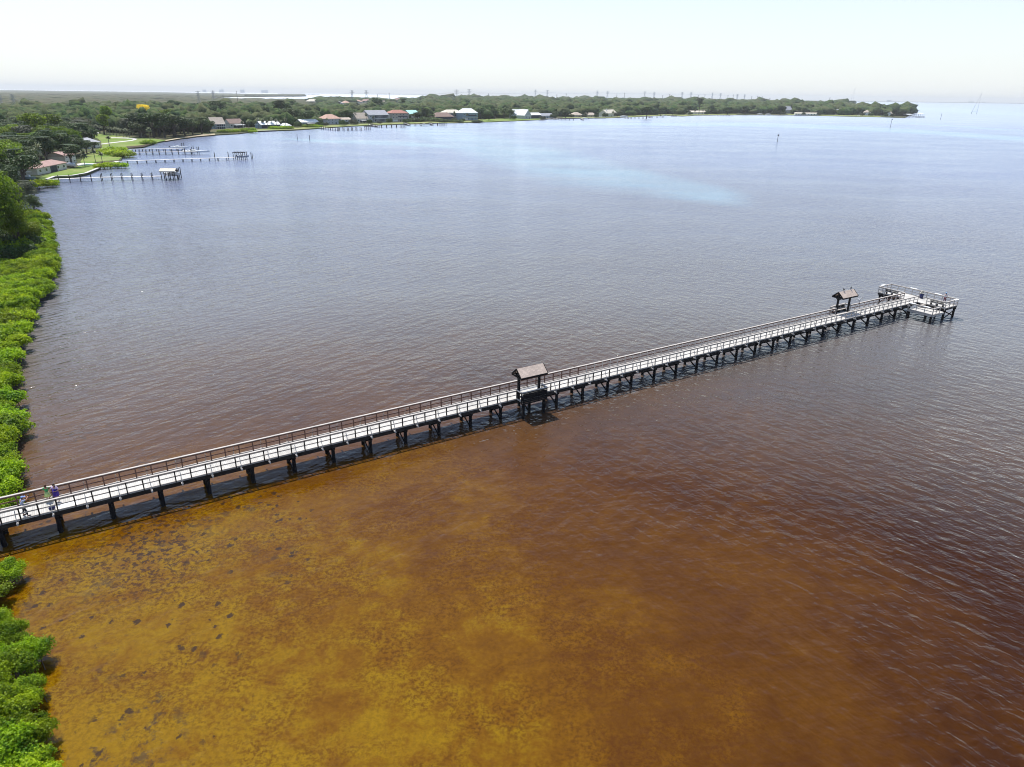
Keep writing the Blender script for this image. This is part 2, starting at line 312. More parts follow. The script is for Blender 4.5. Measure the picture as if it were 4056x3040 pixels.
def water_mat():
    t = NT('bay_water'); v = t.pos()
    sh = t.n('ShaderNodeAttribute', attribute_name='shallow').outputs['Fac']; sb = t.n('ShaderNodeAttribute', attribute_name='sandbar').outputs['Fac']
    ln = t.n('ShaderNodeVectorMath', operation='LENGTH'); t.l(v, ln.inputs[0]); dist = ln.outputs['Value']
    big = t.noise(v, 0.07, 5, 0.6, 0.6); med = t.noise(v, 0.55, 6, 0.72, 0.3); fine = t.noise(v, 3.4, 5, 0.8); lowf = t.noise(v, 0.012, 3)
    s2 = t.math('ADD', sh, t.math('MULTIPLY', t.math('SUBTRACT', big, 0.5), 0.75)); s2 = t.math('ADD', s2, t.math('MULTIPLY', t.math('SUBTRACT', med, 0.5), 0.8), clamp=True)
    cr = t.n('ShaderNodeValToRGB'); t.l(s2, cr.inputs[0]); e = cr.color_ramp.elements
    e[0].position = 0.0; e[0].color = (0.030, 0.0085, 0.0003, 1); e[1].position = 1.0; e[1].color = (0.178, 0.100, 0.0010, 1)
    for p, c in ((0.3, (0.052, 0.0170, 0.0005)), (0.6, (0.085, 0.032, 0.0008)), (0.8, (0.124, 0.054, 0.0007))):
        k = e.new(p); k.color = (*c, 1)
    # seagrass mottling on the bottom
    mot = t.math('MULTIPLY', t.rng(fine, 0.44, 0.58), t.rng(t.noise(v, 0.16, 4, 0.6), 0.40, 0.56, 0.35, 1.0)); mot = t.math('MULTIPLY', mot, t.rng(sh, 0.25, 0.6))
    c = t.mix(t.math('MULTIPLY', mot, 0.75), cr.outputs[0], (0.055, 0.017, 0.001))
    # separate dark tufts near the left shore
    vo = t.n('ShaderNodeTexVoronoi', feature='F1'); t.l(t.mapping(v, 0.4, (1.0, 0.8, 1)), vo.inputs['Vector']); vo.inputs['Scale'].default_value = 1.35; vo.inputs['Randomness'].default_value = 1
    dd = t.math('ADD', vo.outputs['Distance'], t.math('MULTIPLY', t.math('SUBTRACT', t.noise(v, 2.6, 5, 0.8), 0.5), 1.3))
    sx = t.n('ShaderNodeSeparateXYZ'); t.l(v, sx.inputs[0]); sc = t.n('ShaderNodeSeparateColor'); t.l(vo.outputs['Color'], sc.inputs[0])
    thr = t.rng(sc.outputs[0], 0.3, 1.0, 0.0, 0.30)
    region = t.math('MULTIPLY', t.rng(sx.outputs['X'], -12.0, -19.0), t.rng(sx.outputs['Y'], 57, 50)); region = t.math('MULTIPLY', region, t.rng(t.noise(v, 0.14, 3), 0.38, 0.58))
    spot = t.math('MULTIPLY', t.math('LESS_THAN', dd, thr), t.rng(region, 0.15, 0.5))
    c = t.mix(t.math('MULTIPLY', spot, 0.85), c, (0.025, 0.014, 0.008))
    cv = t.n('ShaderNodeVectorMath', operation='DISTANCE'); t.l(v, cv.inputs[0]); cv.inputs[1].default_value = (-27.5, 45.0, 0)
    tuft = t.math('MULTIPLY', t.rng(t.noise(v, 1.7, 4, 0.7), 0.50, 0.57), t.rng(t.math('ADD', cv.outputs['Value'], t.math('MULTIPLY', big, 8.0)), 12.0, 6.0)); c = t.mix(t.math('MULTIPLY', tuft, 0.9), c, (0.028, 0.014, 0.007))
    patch = t.math('MULTIPLY', t.rng(t.noise(v, 0.9, 5, 0.75), 0.52, 0.60), t.rng(t.noise(t.mapping(v, 0, (1, 1, 1), (7, 3, 0)), 0.12, 2), 0.52, 0.60)); patch = t.math('MULTIPLY', patch, t.math('MULTIPLY', t.rng(sx.outputs['X'], -12.0, -20.0), t.rng(sx.outputs['Y'], 72, 62)))
    c = t.mix(t.math('MULTIPLY', patch, 0.7), c, (0.03, 0.02, 0.014))
    # open bay: sky sheen put into the water colour with distance, pale sand bars
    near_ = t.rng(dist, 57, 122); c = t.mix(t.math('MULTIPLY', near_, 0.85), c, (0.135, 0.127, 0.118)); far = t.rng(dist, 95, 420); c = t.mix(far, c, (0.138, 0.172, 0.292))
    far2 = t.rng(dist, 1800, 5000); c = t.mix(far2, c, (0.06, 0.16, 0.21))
    sbn = t.math('MULTIPLY', sb, t.rng(t.noise(t.mapping(v, -0.3, (1, 2.8, 1)), 0.012, 5, 0.65), 0.36, 0.6, 0.35, 1))
    c = t.mix(t.math('MULTIPLY', sbn, 0.95, clamp=True), c, (0.195, 0.305, 0.385))
    # waves: two crossing wind-wave trains plus ripples
    def train(ang, wl, stretch, det, off):
        m = t.mapping(v, -ang, (1, 1, 1), (off, off, 0)); m2 = t.mapping(m, 0, (1/stretch, 1, 1)); return t.noise(m2, 1/wl, det, 0.5, 0.25)
    a = train(rad(48), 1.05, 3.0, 2, 0); b = train(rad(-48), 0.95, 2.3, 3, 31); c0 = train(rad(10), 0.7, 3.0, 2, 77); d = train(rad(58), 2.6, 3.5, 2, 50); r = t.noise(v, 3.2, 2)
    xw = t.rng(sx.outputs['X'], -45, 35); 
    h = t.math('ADD', t.math('MULTIPLY', a, t.math('SUBTRACT', 1.25, t.math('MULTIPLY', xw, 0.8))), t.math('MULTIPLY', b, t.math('ADD', 0.35, t.math('MULTIPLY', xw, 0.8))))
    h = t.math('ADD', h, t.math('MULTIPLY', c0, 0.5)); h = t.math('ADD', h, t.math('MULTIPLY', d, 0.9)); h = t.math('ADD', h, t.math('MULTIPLY', r, 0.13))
    gust = t.rng(t.noise(t.mapping(v, 0.5, (1, 1.8, 1)), 0.015, 4), 0.35, 0.65, 0.6, 1.25)
    h = t.math('MULTIPLY', h, t.math('MULTIPLY', gust, t.rng(sh, 0.25, 0.85, 1.0, 0.25)))
    fade = t.rng(dist, 150, 1500, 1.0, 0.35)
    bp = t.n('ShaderNodeBump'); t.l(t.math('MULTIPLY', fade, 0.9), bp.inputs['Strength']); bp.inputs['Distance'].default_value = 0.30; t.l(h, bp.inputs['Height'])
    bs = t.n('ShaderNodeBump'); bs.inputs['Strength'].default_value = 0.35; bs.inputs['Distance'].default_value = 0.3; t.l(h, bs.inputs['Height'])
    df = t.n('ShaderNodeBsdfDiffuse'); t.l(c, df.inputs[0]); t.l(bs.outputs[0], df.inputs['Normal'])
    gl = t.n('ShaderNodeBsdfGlossy'); gl.inputs[0].default_value = (1, 1, 1, 1); t.l(bp.outputs[0], gl.inputs['Normal']); t.l(t.rng(dist, 50, 1500, 0.11, 0.32), gl.inputs['Roughness'])
    fr = t.n('ShaderNodeFresnel'); fr.inputs[0].default_value = 1.25; t.l(bp.outputs[0], fr.inputs['Normal'])
    mx = t.n('ShaderNodeMixShader'); t.l(fr.outputs[0], mx.inputs[0]); t.l(df.outputs[0], mx.inputs[1]); t.l(gl.outputs[0], mx.inputs[2]); t.l(mx.outputs[0], t.out.inputs[0])
    return t.m
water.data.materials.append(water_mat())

# ------------------------------------------------------------------ the long pier
PA = Vector((-38.49, 44.82, 0)); PANG = rad(32.46); DK = 2.0; RH = 1.07; WD = 2.32
def pw(s, w, z=0.0):
    return Vector((PA.x+s*math.cos(PANG)-w*math.sin(PANG), PA.y+s*math.sin(PANG)+w*math.cos(PANG), z))
pier = thing('fishing_pier', 'long wooden fishing pier with railings running from the left shore out to a T head', 'pier', PA, PANG)
S0, S1 = -16.0, 124.35
HS = (S1, 128.0, -4.45, 6.85)      # T head s0,s1,w0,w1
bm = B(); box(bm, ((S0+S1)/2, WD/2, DK-0.03), (S1-S0, WD+0.1, 0.06)); box(bm, ((HS[0]+HS[1])/2+.001, (HS[2]+HS[3])/2, DK-0.03), (HS[1]-HS[0]-.002, HS[3]-HS[2], 0.06))
mk('deck', bm, 'deck', pier)
bm = B(); box(bm, ((S0+S1)/2, WD/2, DK-.075), (S1-S0-.02, WD-.1, .02)); box(bm, ((HS[0]+HS[1])/2, (HS[2]+HS[3])/2, DK-.075), (HS[1]-HS[0]-.1, HS[3]-HS[2]-.1, .02)); mk('deck_shade_sheet', bm, 'black', pier)  # black sheet added under the boards; darkens the pier's shade and reflection
bm = B()                            # curb boards and stringers
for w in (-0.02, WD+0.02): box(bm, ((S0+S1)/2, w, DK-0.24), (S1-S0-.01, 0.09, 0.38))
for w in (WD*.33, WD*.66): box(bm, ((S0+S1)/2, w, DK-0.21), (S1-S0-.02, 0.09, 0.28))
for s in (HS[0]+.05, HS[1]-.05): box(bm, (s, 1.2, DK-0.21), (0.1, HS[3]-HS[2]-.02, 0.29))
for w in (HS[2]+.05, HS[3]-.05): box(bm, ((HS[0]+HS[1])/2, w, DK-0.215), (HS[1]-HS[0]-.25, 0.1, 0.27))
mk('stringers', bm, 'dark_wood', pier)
# railing runs: list of (point a, point b) in s,w ; posts every 1.2 m
SH1 = (46.25, 49.55); SH2 = (105.8, 109.45); BO = 0.97
runs = {'near': [((S0, 0), (SH1[0], 0)), ((SH1[1], 0), (S1, 0))], 'far': [((S0, WD), (SH2[0], WD)), ((SH2[1], WD), (S1, WD))]}
head = [((S1, WD), (HS[0], HS[3])), ((HS[0], HS[3]), (HS[1], HS[3])), ((HS[1], HS[3]), (HS[1], HS[2])), ((HS[1], HS[2]), (HS[0], HS[2])), ((HS[0], HS[2]), (HS[0], -1.44))]
bump = [((SH1[0], 0), (SH1[0], -BO)), ((SH1[0], -BO), (SH1[1], -BO)), ((SH1[1], -BO), (SH1[1], 0)), ((SH2[0], WD), (SH2[0], WD+BO)), ((SH2[0], WD+BO), (SH2[1], WD+BO)), ((SH2[1], WD+BO), (SH2[1], WD))]
def railbars(segs, name, z=DK, mat='rail', mid='rail'):
    bm = B(); bm2 = B(); bm3 = B()
    for a, b in segs:
        A = Vector((*a, 0)); Bq = Vector((*b, 0)); d = (Bq-A).normalized()
        bar(bm, A+Vector((0, 0, z+RH)), Bq+d*0.0+Vector((0, 0, z+RH)), 0.19, 0.045)
        bar(bm2, A+Vector((0, 0, z+RH-0.11)), Bq+Vector((0, 0, z+RH-0.11)), 0.045, 0.15)
        bar(bm2, A+Vector((0, 0, z+0.52)), Bq+Vector((0, 0, z+0.52)), 0.045, 0.10)
        bar(bm3, A+Vector((0, 0, z+0.06)), Bq+Vector((0, 0, z+0.06)), 0.09, 0.08)
    o = mk('handrail', bm, mat, pier); m = mk('mid_rail', bm2, mid, pier); k = mk('kerb_board', bm3, 'rail', pier)
    return o
railbars(runs['near'], 'near'); railbars(runs['far'], 'far', mid='rail_red'); railbars(head, 'head'); railbars(bump[:3], 'b1', mid='dark_wood'); railbars(bump[3:], 'b2')
posts = []
def posts_on(a, b, skip_ends=False):
    A = Vector((*a, 0)); Bq = Vector((*b, 0)); L = (Bq-A).length; n = max(1, round(L/1.21))
    return [A.lerp(Bq, i/n) for i in range(n+1)]
seen = set()
for segs in (runs['near'], runs['far'], head, bump):
    for a, b in segs:
        for p in posts_on(a, b):
            k = (round(p.x, 1), round(p.y, 1))
            if k not in seen: seen.add(k); posts.append(p)
def key(p): return (pw(p.x, p.y)-Vector((0, 0, CAMH))).length if abs(proj(pw(p.x, p.y, 2))[0]-2028) < 2060 else 1e6
posts.sort(key=key)
POSTH = RH-0.03
def postbox(bm, x, y): box(bm, (x, y, DK+POSTH/2-0.14), (0.095, 0.10, POSTH+0.26))
bm = B(); postbox(bm, 0, 0); pme_near = mk('rail_post', bm, 'dark_wood', pier)
bm = B(); postbox(bm, 0, 0); pme_far = mk('rail_post', bm, 'rail_red', pier)
used_n = used_f = False
for p in posts[:100]:
    if p.y > WD-.2 and p.x < 105:
        o = pme_far if not used_f else pme_far.copy(); first = not used_f; used_f = True
    else:
        o = pme_near if not used_n else pme_near.copy(); first = not used_n; used_n = True
    if not first: COL.objects.link(o); o.parent = pier
    o.location = (p.x, p.y, 0)
bm = B()
for p in posts[100:]: postbox(bm, p.x, p.y)
o = mk('rail_post', bm, 'rail', pier); o['kind'] = 'stuff'
# outrigger blocks with slanting braces on every second post
outs = []
for side, w, sg in (('near', 0, -1), ('far', WD, 1)):
    s = 0.84-2.33*6
    while s < S1-1:
        blk = (side == 'near' and SH1[0]-.6 < s < SH1[1]+.6) or (side == 'far' and SH2[0]-.6 < s < SH2[1]+.6)
        if not blk: outs.append((s, w, sg))
        s += 2.33 if s < 12 else 2.42
outs.sort(key=lambda q: key(Vector((q[0], q[1], 0))))
def outrig(bm, s, w, sg):
    box(bm, (s, w+sg*.30, DK-0.16), (0.10, 0.50, 0.10)); box(bm, (s+.0, w+sg*.30, DK-.098), (0.14, 0.44, 0.025))
    bar(bm, (s, w+sg*.50, DK-.1), (s, w+sg*.05, DK+RH-.2), 0.055, 0.055)
protos = {}
for i, (s, w, sg) in enumerate(outs[:100]):
    if sg not in protos:
        bm = B(); outrig(bm, 0, 0, sg); protos[sg] = mk('rail_brace', bm, 'rail', pier); o = protos[sg]
    else:
        o = protos[sg].copy(); COL.objects.link(o); o.parent = pier
    o.location = (s, w, 0)
if outs[100:]:
    bm = B()
    for q in outs[100:]: outrig(bm, *q)
    o = mk('rail_brace', bm, 'rail', pier); o['kind'] = 'stuff'
# pile bents
def bent(bm, s, w0, w1, br):
    box(bm, (s, (w0+w1)/2, DK-0.48), (0.3, w1-w0+0.5, 0.2))
    if br:
        bar(bm, (s+.16, w0-.1, DK-.5), (s+.16, w1+.1, 0.25), 0.06, 0.18)
        bar(bm, (s-.17, w1+.1, DK-.5), (s-.17, w0-.1, 0.25), 0.06, 0.18)
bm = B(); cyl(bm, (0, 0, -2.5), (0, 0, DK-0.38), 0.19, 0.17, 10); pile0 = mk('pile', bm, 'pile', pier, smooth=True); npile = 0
bm = B(); cap_started = False
def add_pile(s, w):
    global npile
    o = pile0 if npile == 0 else pile0.copy()
    if npile: COL.objects.link(o); o.parent = pier
    o.location = (s, w, 0); o.rotation_euler = (0, 0, npile*.7); npile += 1
s = 3.25-3.7*5; k = 0
bents = []
while s < 124: bents.append(s); s += 3.72
b0 = None
for i, s in enumerate(bents):
    for w in (0.12, WD-0.12): add_pile(s, w)
    bm2 = B(); bent(bm2, 0, 0.1, WD-.1, True)
    if i < 2:
        o = mk('pile_cap', bm2, 'pile', pier); protos[('cap', i % 2)] = o
    else:
        bm2.free(); o = protos[('cap', i % 2)].copy(); COL.objects.link(o); o.parent = pier
    o.location = (s, 0, 0)
bm.free()
for s in (HS[0]+.45, HS[1]-.15):
    for w in (HS[2]+.2, -1.6, 4.2, HS[3]-.2): add_pile(s, w)
bm = B()
for s in (HS[0]+.45, HS[1]-.15): box(bm, (s, (HS[2]+HS[3])/2, DK-.475), (0.28, HS[3]-HS[2], 0.22))
for w in (HS[2]+.2, HS[3]-.2):
    bar(bm, (HS[0]+.45, w-.2, 0.35), (HS[1]-.15, w-.2, DK-.5), 0.06, 0.17)
    bar(bm, (HS[0]+.45, w+.2, DK-.5), (HS[1]-.15, w+.2, 0.35), 0.06, 0.17)
mk('pile_cap', bm, 'pile', pier)
# lower fishing platform in front of the right arm
LZ = DK-0.56; LP = (120.85, HS[0]-.02, -4.5, -.55)
bm = B(); box(bm, ((LP[0]+LP[1])/2, (LP[2]+LP[3])/2, LZ-.03), (LP[1]-LP[0], LP[3]-LP[2], .06)); mk('lower_deck', bm, 'deck', pier)
bm = B()
for i in range(3): box(bm, (HS[0]-.14-.26*i, -.98, DK-.16-.14*i), (.27, .84, .05))
mk('steps', bm, 'rail', pier)
bm = B(); box(bm, (LP[0]+.04, (LP[2]+LP[3])/2, LZ-.18), (.09, LP[3]-LP[2], .24)); box(bm, ((LP[0]+LP[1])/2, LP[2]+.04, LZ-.185), (LP[1]-LP[0]-.1, .09, .23)); mk('stringers', bm, 'rail', pier)
lows = [((LP[0], LP[3]), (LP[0], LP[2])), ((LP[0], LP[2]), (LP[0]+2.0, LP[2]))]
railbars(lows, 'low', z=LZ)
bm = B()
for a, b in lows:
    for p in posts_on(a, b): box(bm, (p.x, p.y, LZ+RH/2-.15), (.09, .09, RH+.25))
mk('lower_rail_posts', bm, 'rail', pier)
for w in (-4.3, -.75):
    o = pile0.copy(); COL.objects.link(o); o.parent = pier; o.location = (LP[0]+.2, w, -.57)
# bait boards lying on the rails
def ledge(s, w, rz=0, z=DK):
    bm = B(); box(bm, (0, 0, .05), (.42, 1.1, .05)); bar(bm, (0.1, 0, 0), (.35, 0, -.45), .06, .06)
    o = mk('bait_board', bm, 'white', pier); o.location = (s, w, z+RH); o.rotation_euler = (0, 0, rz)
ledge(HS[0]+1.3, HS[3]+.1, PI_2 := math.pi/2); ledge(HS[1]+.08, 3.0); ledge(HS[1]+.08, -1.1); ledge(HS[0]+2.7, HS[2]-.1, PI_2); ledge(LP[0]-.08, -1.1, 0, LZ); ledge(LP[0]-.08, -3.4, 0, LZ)
# bump-out floors under the shelters
bm = B(); box(bm, ((SH1[0]+SH1[1])/2, -BO/2-.05, DK-.031), (SH1[1]-SH1[0], BO-.1, .055)); box(bm, ((SH2[0]+SH2[1])/2, WD+BO/2+.05, DK-.031), (SH2[1]-SH2[0], BO-.1, .055)); mk('bay_floor', bm, 'deck', pier)
for (sa, sb_), w in ((SH1, -BO+.1), (SH2, WD+BO-.1)):
    for s in (sa+.3, sb_-.3): add_pile(s, w)

# ------------------------------------------------------------------ roofed benches on the pier
def bench(parent, L, flip, x0, y0):
    "slatted bench: back along +y side when flip=1"
    g = flip
    bm = B()
    for k in range(4): box(bm, (x0, y0-g*(.10+.13*k), DK+.46), (L, .11, .04))
    mk('seat', bm, 'rail', parent)
    bm = B()
    for k in range(5): box(bm, (x0, y0+g*.06, DK+.30+.16*k), (L, .035, .135))
    mk('backrest', bm, 'dark_wood', parent)
    for dx in (-L/2+.15, 0, L/2-.15):
        bm = B(); box(bm, (x0+dx, y0-g*.25, DK+.22), (.09, .42, .43)); mk('leg', bm, 'dark_wood', parent)
def shelter(label, s0, s1, wc, side):
    L = s1-s0; c = pw((s0+s1)/2, wc, 0)
    t = thing('pier_shelter', label, 'shelter', c, PANG, 'roofed benches on the pier')
    ez, rz_, hw = 4.78, 5.58, .93
    ra, rb = -L/2-.1, L/2
    bm = B()
    for sg in (-1, 1):
        a = [(ra, 0, rz_), (rb, 0, rz_), (rb, sg*hw, ez), (ra, sg*hw, ez)]
        nrm = Vector((0, sg*(rz_-ez), hw)).normalized()*.07
        v1 = [bm.verts.new(p) for p in a]; v2 = [bm.verts.new(Vector(p)-nrm) for p in a]
        bm.faces.new(v1); bm.faces.new(v2[::-1])
        for i in range(4): bm.faces.new((v1[i], v2[i], v2[(i+1) % 4], v1[(i+1) % 4]))
    bmesh.ops.recalc_face_normals(bm, faces=bm.faces[:]); 
    roof = mk('roof', bm, 'shingle', t)
    uvfix(roof)
    bm = B()
    for sg in (-1, 1):
        box(bm, ((ra+rb)/2, sg*(hw+.015), ez-.09), (rb-ra+.04, .05, .2))
        for x in (ra-.03, rb+.03): bar(bm, (x, 0, rz_-.06), (x, sg*hw, ez-.06), .05, .18)
    for x in (ra+.05, rb-.05): bar(bm, (x, -hw, ez-.12), (x, hw, ez-.12), .07, .16)
    mk('fascia', bm, 'black', roof)
    for x in (s0+.2-(s0+s1)/2, s1-.45-(s0+s1)/2):
        bm = B(); box(bm, (x, 0, (DK-.5+5.2)/2), (.24, .24, 5.2-DK+.5)); mk('post', bm, 'black', t)
        bm = B(); bar(bm, (x, -hw*.85, ez), (x, hw*.85, ez), .12, .16); bar(bm, (x, 0, ez-.6), (x, -.6, ez-.05), .1, .1); bar(bm, (x, 0, ez-.6), (x, .6, ez-.05), .1, .1); mk('brace', bm, 'black', t)
    bm = B(); box(bm, ((ra+rb)/2, 0, rz_-.25), (rb-ra-.1, .12, .2)); mk('ridge_beam', bm, 'black', t)
    bench(t, L-.35, side, 0, side*(BO-.12))
    bm = B()
    for k in range(6): box(bm, (0, side*(BO+.07), DK-.22+.2*k), (L-.06, .03, .17))
    mk('wall_boards', bm, 'black' if side < 0 else 'dark_wood', t)
    return t
def uvfix(o):
    "shingle courses follow the slope: give the roof its own slope coordinates through object space"
    pass
M['shingle'] = None
def slope_shingles():
    t = NT('shelter_shingles_2'); v = t.obj(); sp = t.n('ShaderNodeSeparateXYZ'); t.l(v, sp.inputs[0])
    cb = t.n('ShaderNodeCombineXYZ'); t.l(sp.outputs['X'], cb.inputs[0]); t.l(t.math('MULTIPLY', sp.outputs['Z'], 1.55), cb.inputs[1])
    b = t.n('ShaderNodeTexBrick'); t.l(cb.outputs[0], b.inputs[0]); col = (0.56, 0.45, 0.375)
    b.inputs['Color1'].default_value = (*[c*1.12 for c in col], 1); b.inputs['Color2'].default_value = (*[c*0.86 for c in col], 1); b.inputs['Mortar'].default_value = (*[c*0.68 for c in col], 1)
    b.inputs['Scale'].default_value = 1.0; b.inputs['Brick Width'].default_value = 0.33; b.inputs['Row Height'].default_value = 0.15; b.inputs['Mortar Size'].default_value = 0.014
    f = t.rng(t.noise(v, 1.2, 4), 0.3, 0.7, 0.85, 1.12); mul = t.n('ShaderNodeVectorMath', operation='SCALE'); t.l(b.outputs[0], mul.inputs[0]); t.l(f, mul.inputs['Scale'])
    t.principled(mul.outputs[0], 0.9, None, 0.1); return t.m
M['shingle'] = slope_shingles()
shelter('brown shingled gable shelter over a bench on the near side, halfway along the pier', SH1[0], SH1[1], -.06, -1)
shelter('small gable shelter on the far side near the T head of the pier', SH2[0], SH2[1], WD+.06, 1)

# benches and bin at the T head
def free_bench(label, s, w, rz):
    t = thing('bench', label, 'bench', pw(s, w, DK), PANG+rz, 'benches at the T head')
    bm = B()
    for k in range(3): box(bm, (0, .1-.14*k, .45), (2.2, .12, .04))
    mk('seat', bm, 'dark_wood', t); bm = B()
    for k in range(3): box(bm, (0, .22, .6+.16*k), (2.2, .04, .11))
    mk('backrest', bm, 'dark_wood', t)
    for x in (-.95, 0, .95):
        bm = B(); box(bm, (x, .02, .22), (.08, .4, .43)); box(bm, (x, .25, .5), (.07, .05, .9)); mk('leg', bm, 'dark_wood', t)
free_bench('dark slatted bench on the left arm of the T head', HS[0]+.55, 4.7, rad(90))
free_bench('dark slatted bench on the right arm of the T head', HS[0]+.55, -2.9, rad(90))
t = thing('trash_can', 'dark blue trash can with a pale open-hooded lid on the T head', 'trash can', pw(127.2, 1.0, DK), PANG)
bm = B(); cyl(bm, (0, 0, 0), (0, 0, .85), .27, .32, 20); mk('body', bm, simple('navy_plastic', (0.02, 0.025, 0.09), .5), t, smooth=True)
bm = B(); cyl(bm, (0, 0, .85), (0, 0, .91), .36, .35, 20)
for k in range(8):
    a0_, a1_ = math.pi*k/8, math.pi*(k+1)/8; bar(bm, (.3*math.cos(a0_), 0, .9+.28*math.sin(a0_)), (.3*math.cos(a1_), 0, .9+.28*math.sin(a1_)), .09, .3)
mk('lid', bm, simple('beige_plastic', (0.5, 0.46, 0.38), .6), t)

# ------------------------------------------------------------------ people and birds
SKIN = simple('skin', (0.42, 0.22, 0.15), .6, .05); HAIR = simple('dark_hair', (0.02, 0.015, 0.012), .6, .1)
def skinned(name, V_, E_, R_, mat, parent, root=0):
    me = bpy.data.meshes.new(name); me.from_pydata(V_, E_, []); o = bpy.data.objects.new(name, me); COL.objects.link(o); o.parent = parent
    md = o.modifiers.new('skin', 'SKIN'); md.use_smooth_shade = True
    for i, r in enumerate(R_): me.skin_vertices[0].data[i].radius = (r, r) if not isinstance(r, tuple) else r
    me.skin_vertices[0].data[root].use_root = True
    sb_ = o.modifiers.new('sub', 'SUBSURF'); sb_.levels = 1; sb_.render_levels = 2
    me.materials.append(mat); return o
def cloth(name, col): return simple(name, col, .85, .12, 6)
def head_parts(t, hc, face, hair_mat, style='short', cap=None):
    "hair, eyes, nose and ears round a head centre"
    f = Vector(face).normalized(); side = Vector((-f.y, f.x, 0))
    bm = B(); bmesh.ops.create_icosphere(bm, subdivisions=2, radius=.112, matrix=Matrix.Translation(hc-f*.018+Vector((0, 0, .022))))
    for v in list(bm.verts):
        if (v.co-hc).dot(f) > .055 and v.co.z < hc.z+.05: v.co -= f*.05
    if style == 'long': bmesh.ops.create_icosphere(bm, subdivisions=2, radius=.09, matrix=Matrix.Translation(hc-f*.05-Vector((0, 0, .1))) @ Matrix.Diagonal((1, 1, 1.5, 1)))
    h = mk('hair', bm, hair_mat, t, smooth=True)
    bm = B()
    for sg in (-1, 1): bmesh.ops.create_icosphere(bm, subdivisions=1, radius=.012, matrix=Matrix.Translation(hc+f*.098+side*sg*.034+Vector((0, 0, .005))))
    mk('eyes', bm, HAIR, t, smooth=True)
    if cap:
        bm = B(); bmesh.ops.create_uvsphere(bm, u_segments=14, v_segments=8, radius=.122, matrix=Matrix.Translation(hc+Vector((0, 0, .035))) @ Matrix.Diagonal((1, 1, .85, 1)))
        for v in list(bm.verts):
            if v.co.z < hc.z+.03: v.co.z = hc.z+.03
        c = hc+f*.15+Vector((0, 0, .04)); box(bm, c, (.13, .15, .015), math.atan2(f.y, f.x)); mk('cap', bm, cap, t, smooth=False)
def person(label, loc, rz, J, shirt, legs=None, skirt=None, cap=None, hair=HAIR, style='short', shoes=None, sc=1.0, sleeve=True, face=(0, 1, 0)):
    t = thing('person', label, 'person', loc, rz); t.scale = (sc, sc, sc)
    pel, wst, chs, nck, hd = [Vector(J[k]) for k in ('pel', 'wst', 'chs', 'nck', 'hd')]
    V_ = [pel, wst, chs, nck, hd-Vector((0, 0, .06)), hd, hd+Vector((0, 0, .07)), hd+Vector(face)*.10-Vector((0, 0, .02))]; E_ = [(0, 1), (1, 2), (2, 3), (3, 4), (4, 5), (5, 6), (5, 7)]
    R_ = [(.14, .11), (.12, .09), (.15, .10), .05, .075, .1, .07, .02]
    for sd in ('L', 'R'):
        b = len(V_); V_ += [Vector(J[k+sd]) for k in ('sh', 'el', 'wr', 'ha')]; R_ += [.055, .042, .03, .032]; E_ += [(2, b), (b, b+1), (b+1, b+2), (b+2, b+3)]
        h = V_[-1]; d = (V_[-1]-V_[-2]).normalized(); up = Vector((0, 0, 1)) if abs(d.z) < .8 else Vector((1, 0, 0)); q = d.cross(up).normalized(); r0 = d.cross(q)
        for i, (k, ln) in enumerate(((-.027, .07), (-.009, .082), (.009, .078), (.026, .06))):
            b2 = len(V_); V_ += [h+q*k*.9+d*.035, h+q*k*1.1+d*(.035+ln*.6)+r0*.012, h+q*k*1.1+d*(.03+ln)+r0*.03]; R_ += [.011, .009, .008]; E_ += [(b+3, b2), (b2, b2+1), (b2+1, b2+2)]
        b2 = len(V_); V_ += [h-q*.035+d*.0+r0*.01, h-q*.055+d*.04+r0*.02]; R_ += [.012, .009]; E_ += [(b+3, b2), (b2, b2+1)]
    for sd in ('L', 'R'):
        b = len(V_); V_ += [Vector(J[k+sd]) for k in ('hp', 'kn', 'an', 'to')]; R_ += [.085, .058, .04, (.045, .03)]; E_ += [(0, b), (b, b+1), (b+1, b+2), (b+2, b+3)]
    skinned('body', [tuple(v) for v in V_], E_, R_, SKIN, t, 0)
    # shirt
    sV = [pel+Vector((0, 0, .04)), wst, chs, nck-Vector((0, 0, .05))]; sE = [(0, 1), (1, 2), (2, 3)]; sR = [(.165, .13), (.145, .115), (.175, .125), (.075, .07)]
    for sd in ('L', 'R'):
        b = len(sV); S_, E2 = Vector(J['sh'+sd]), Vector(J['el'+sd]); sV += [S_, S_.lerp(E2, .75)]; sR += [.078, .068]; sE += [(2, b), (b, b+1)]
    skinned('shirt', [tuple(v) for v in sV], sE, sR, shirt, t, 0)
    if legs:
        lV = [pel+Vector((0, 0, .02))]; lE = []; lR = [(.165, .13)]
        for sd in ('L', 'R'):
            b = len(lV); lV += [Vector(J['hp'+sd]), Vector(J['kn'+sd]), Vector(J['an'+sd])+Vector((0, 0, .04))]; lR += [.105, .078, .062]; lE += [(0, b), (b, b+1), (b+1, b+2)]
        skinned('trousers', [tuple(v) for v in lV], lE, lR, legs, t, 0)
    if skirt:
        bm = B(); z0, z1, r0_, r1_ = skirt[1:]; cyl(bm, (pel.x, pel.y, z0), (pel.x, pel.y, z1), r1_, r0_, 16); mk('skirt', bm, skirt[0], t, smooth=True)
    if shoes:
        for sd in ('L', 'R'):
            a, b_ = Vector(J['an'+sd]), Vector(J['to'+sd]); bm = B(); c = a.lerp(b_, .5); d = b_-a
            bmesh.ops.create_icosphere(bm, subdivisions=2, radius=1, matrix=Matrix.Translation((c.x, c.y, .05)) @ Matrix.Rotation(math.atan2(d.y, d.x), 4, 'Z') @ Matrix.Diagonal((.15, .055, .055, 1))); mk('shoe', bm, shoes, t, smooth=True)
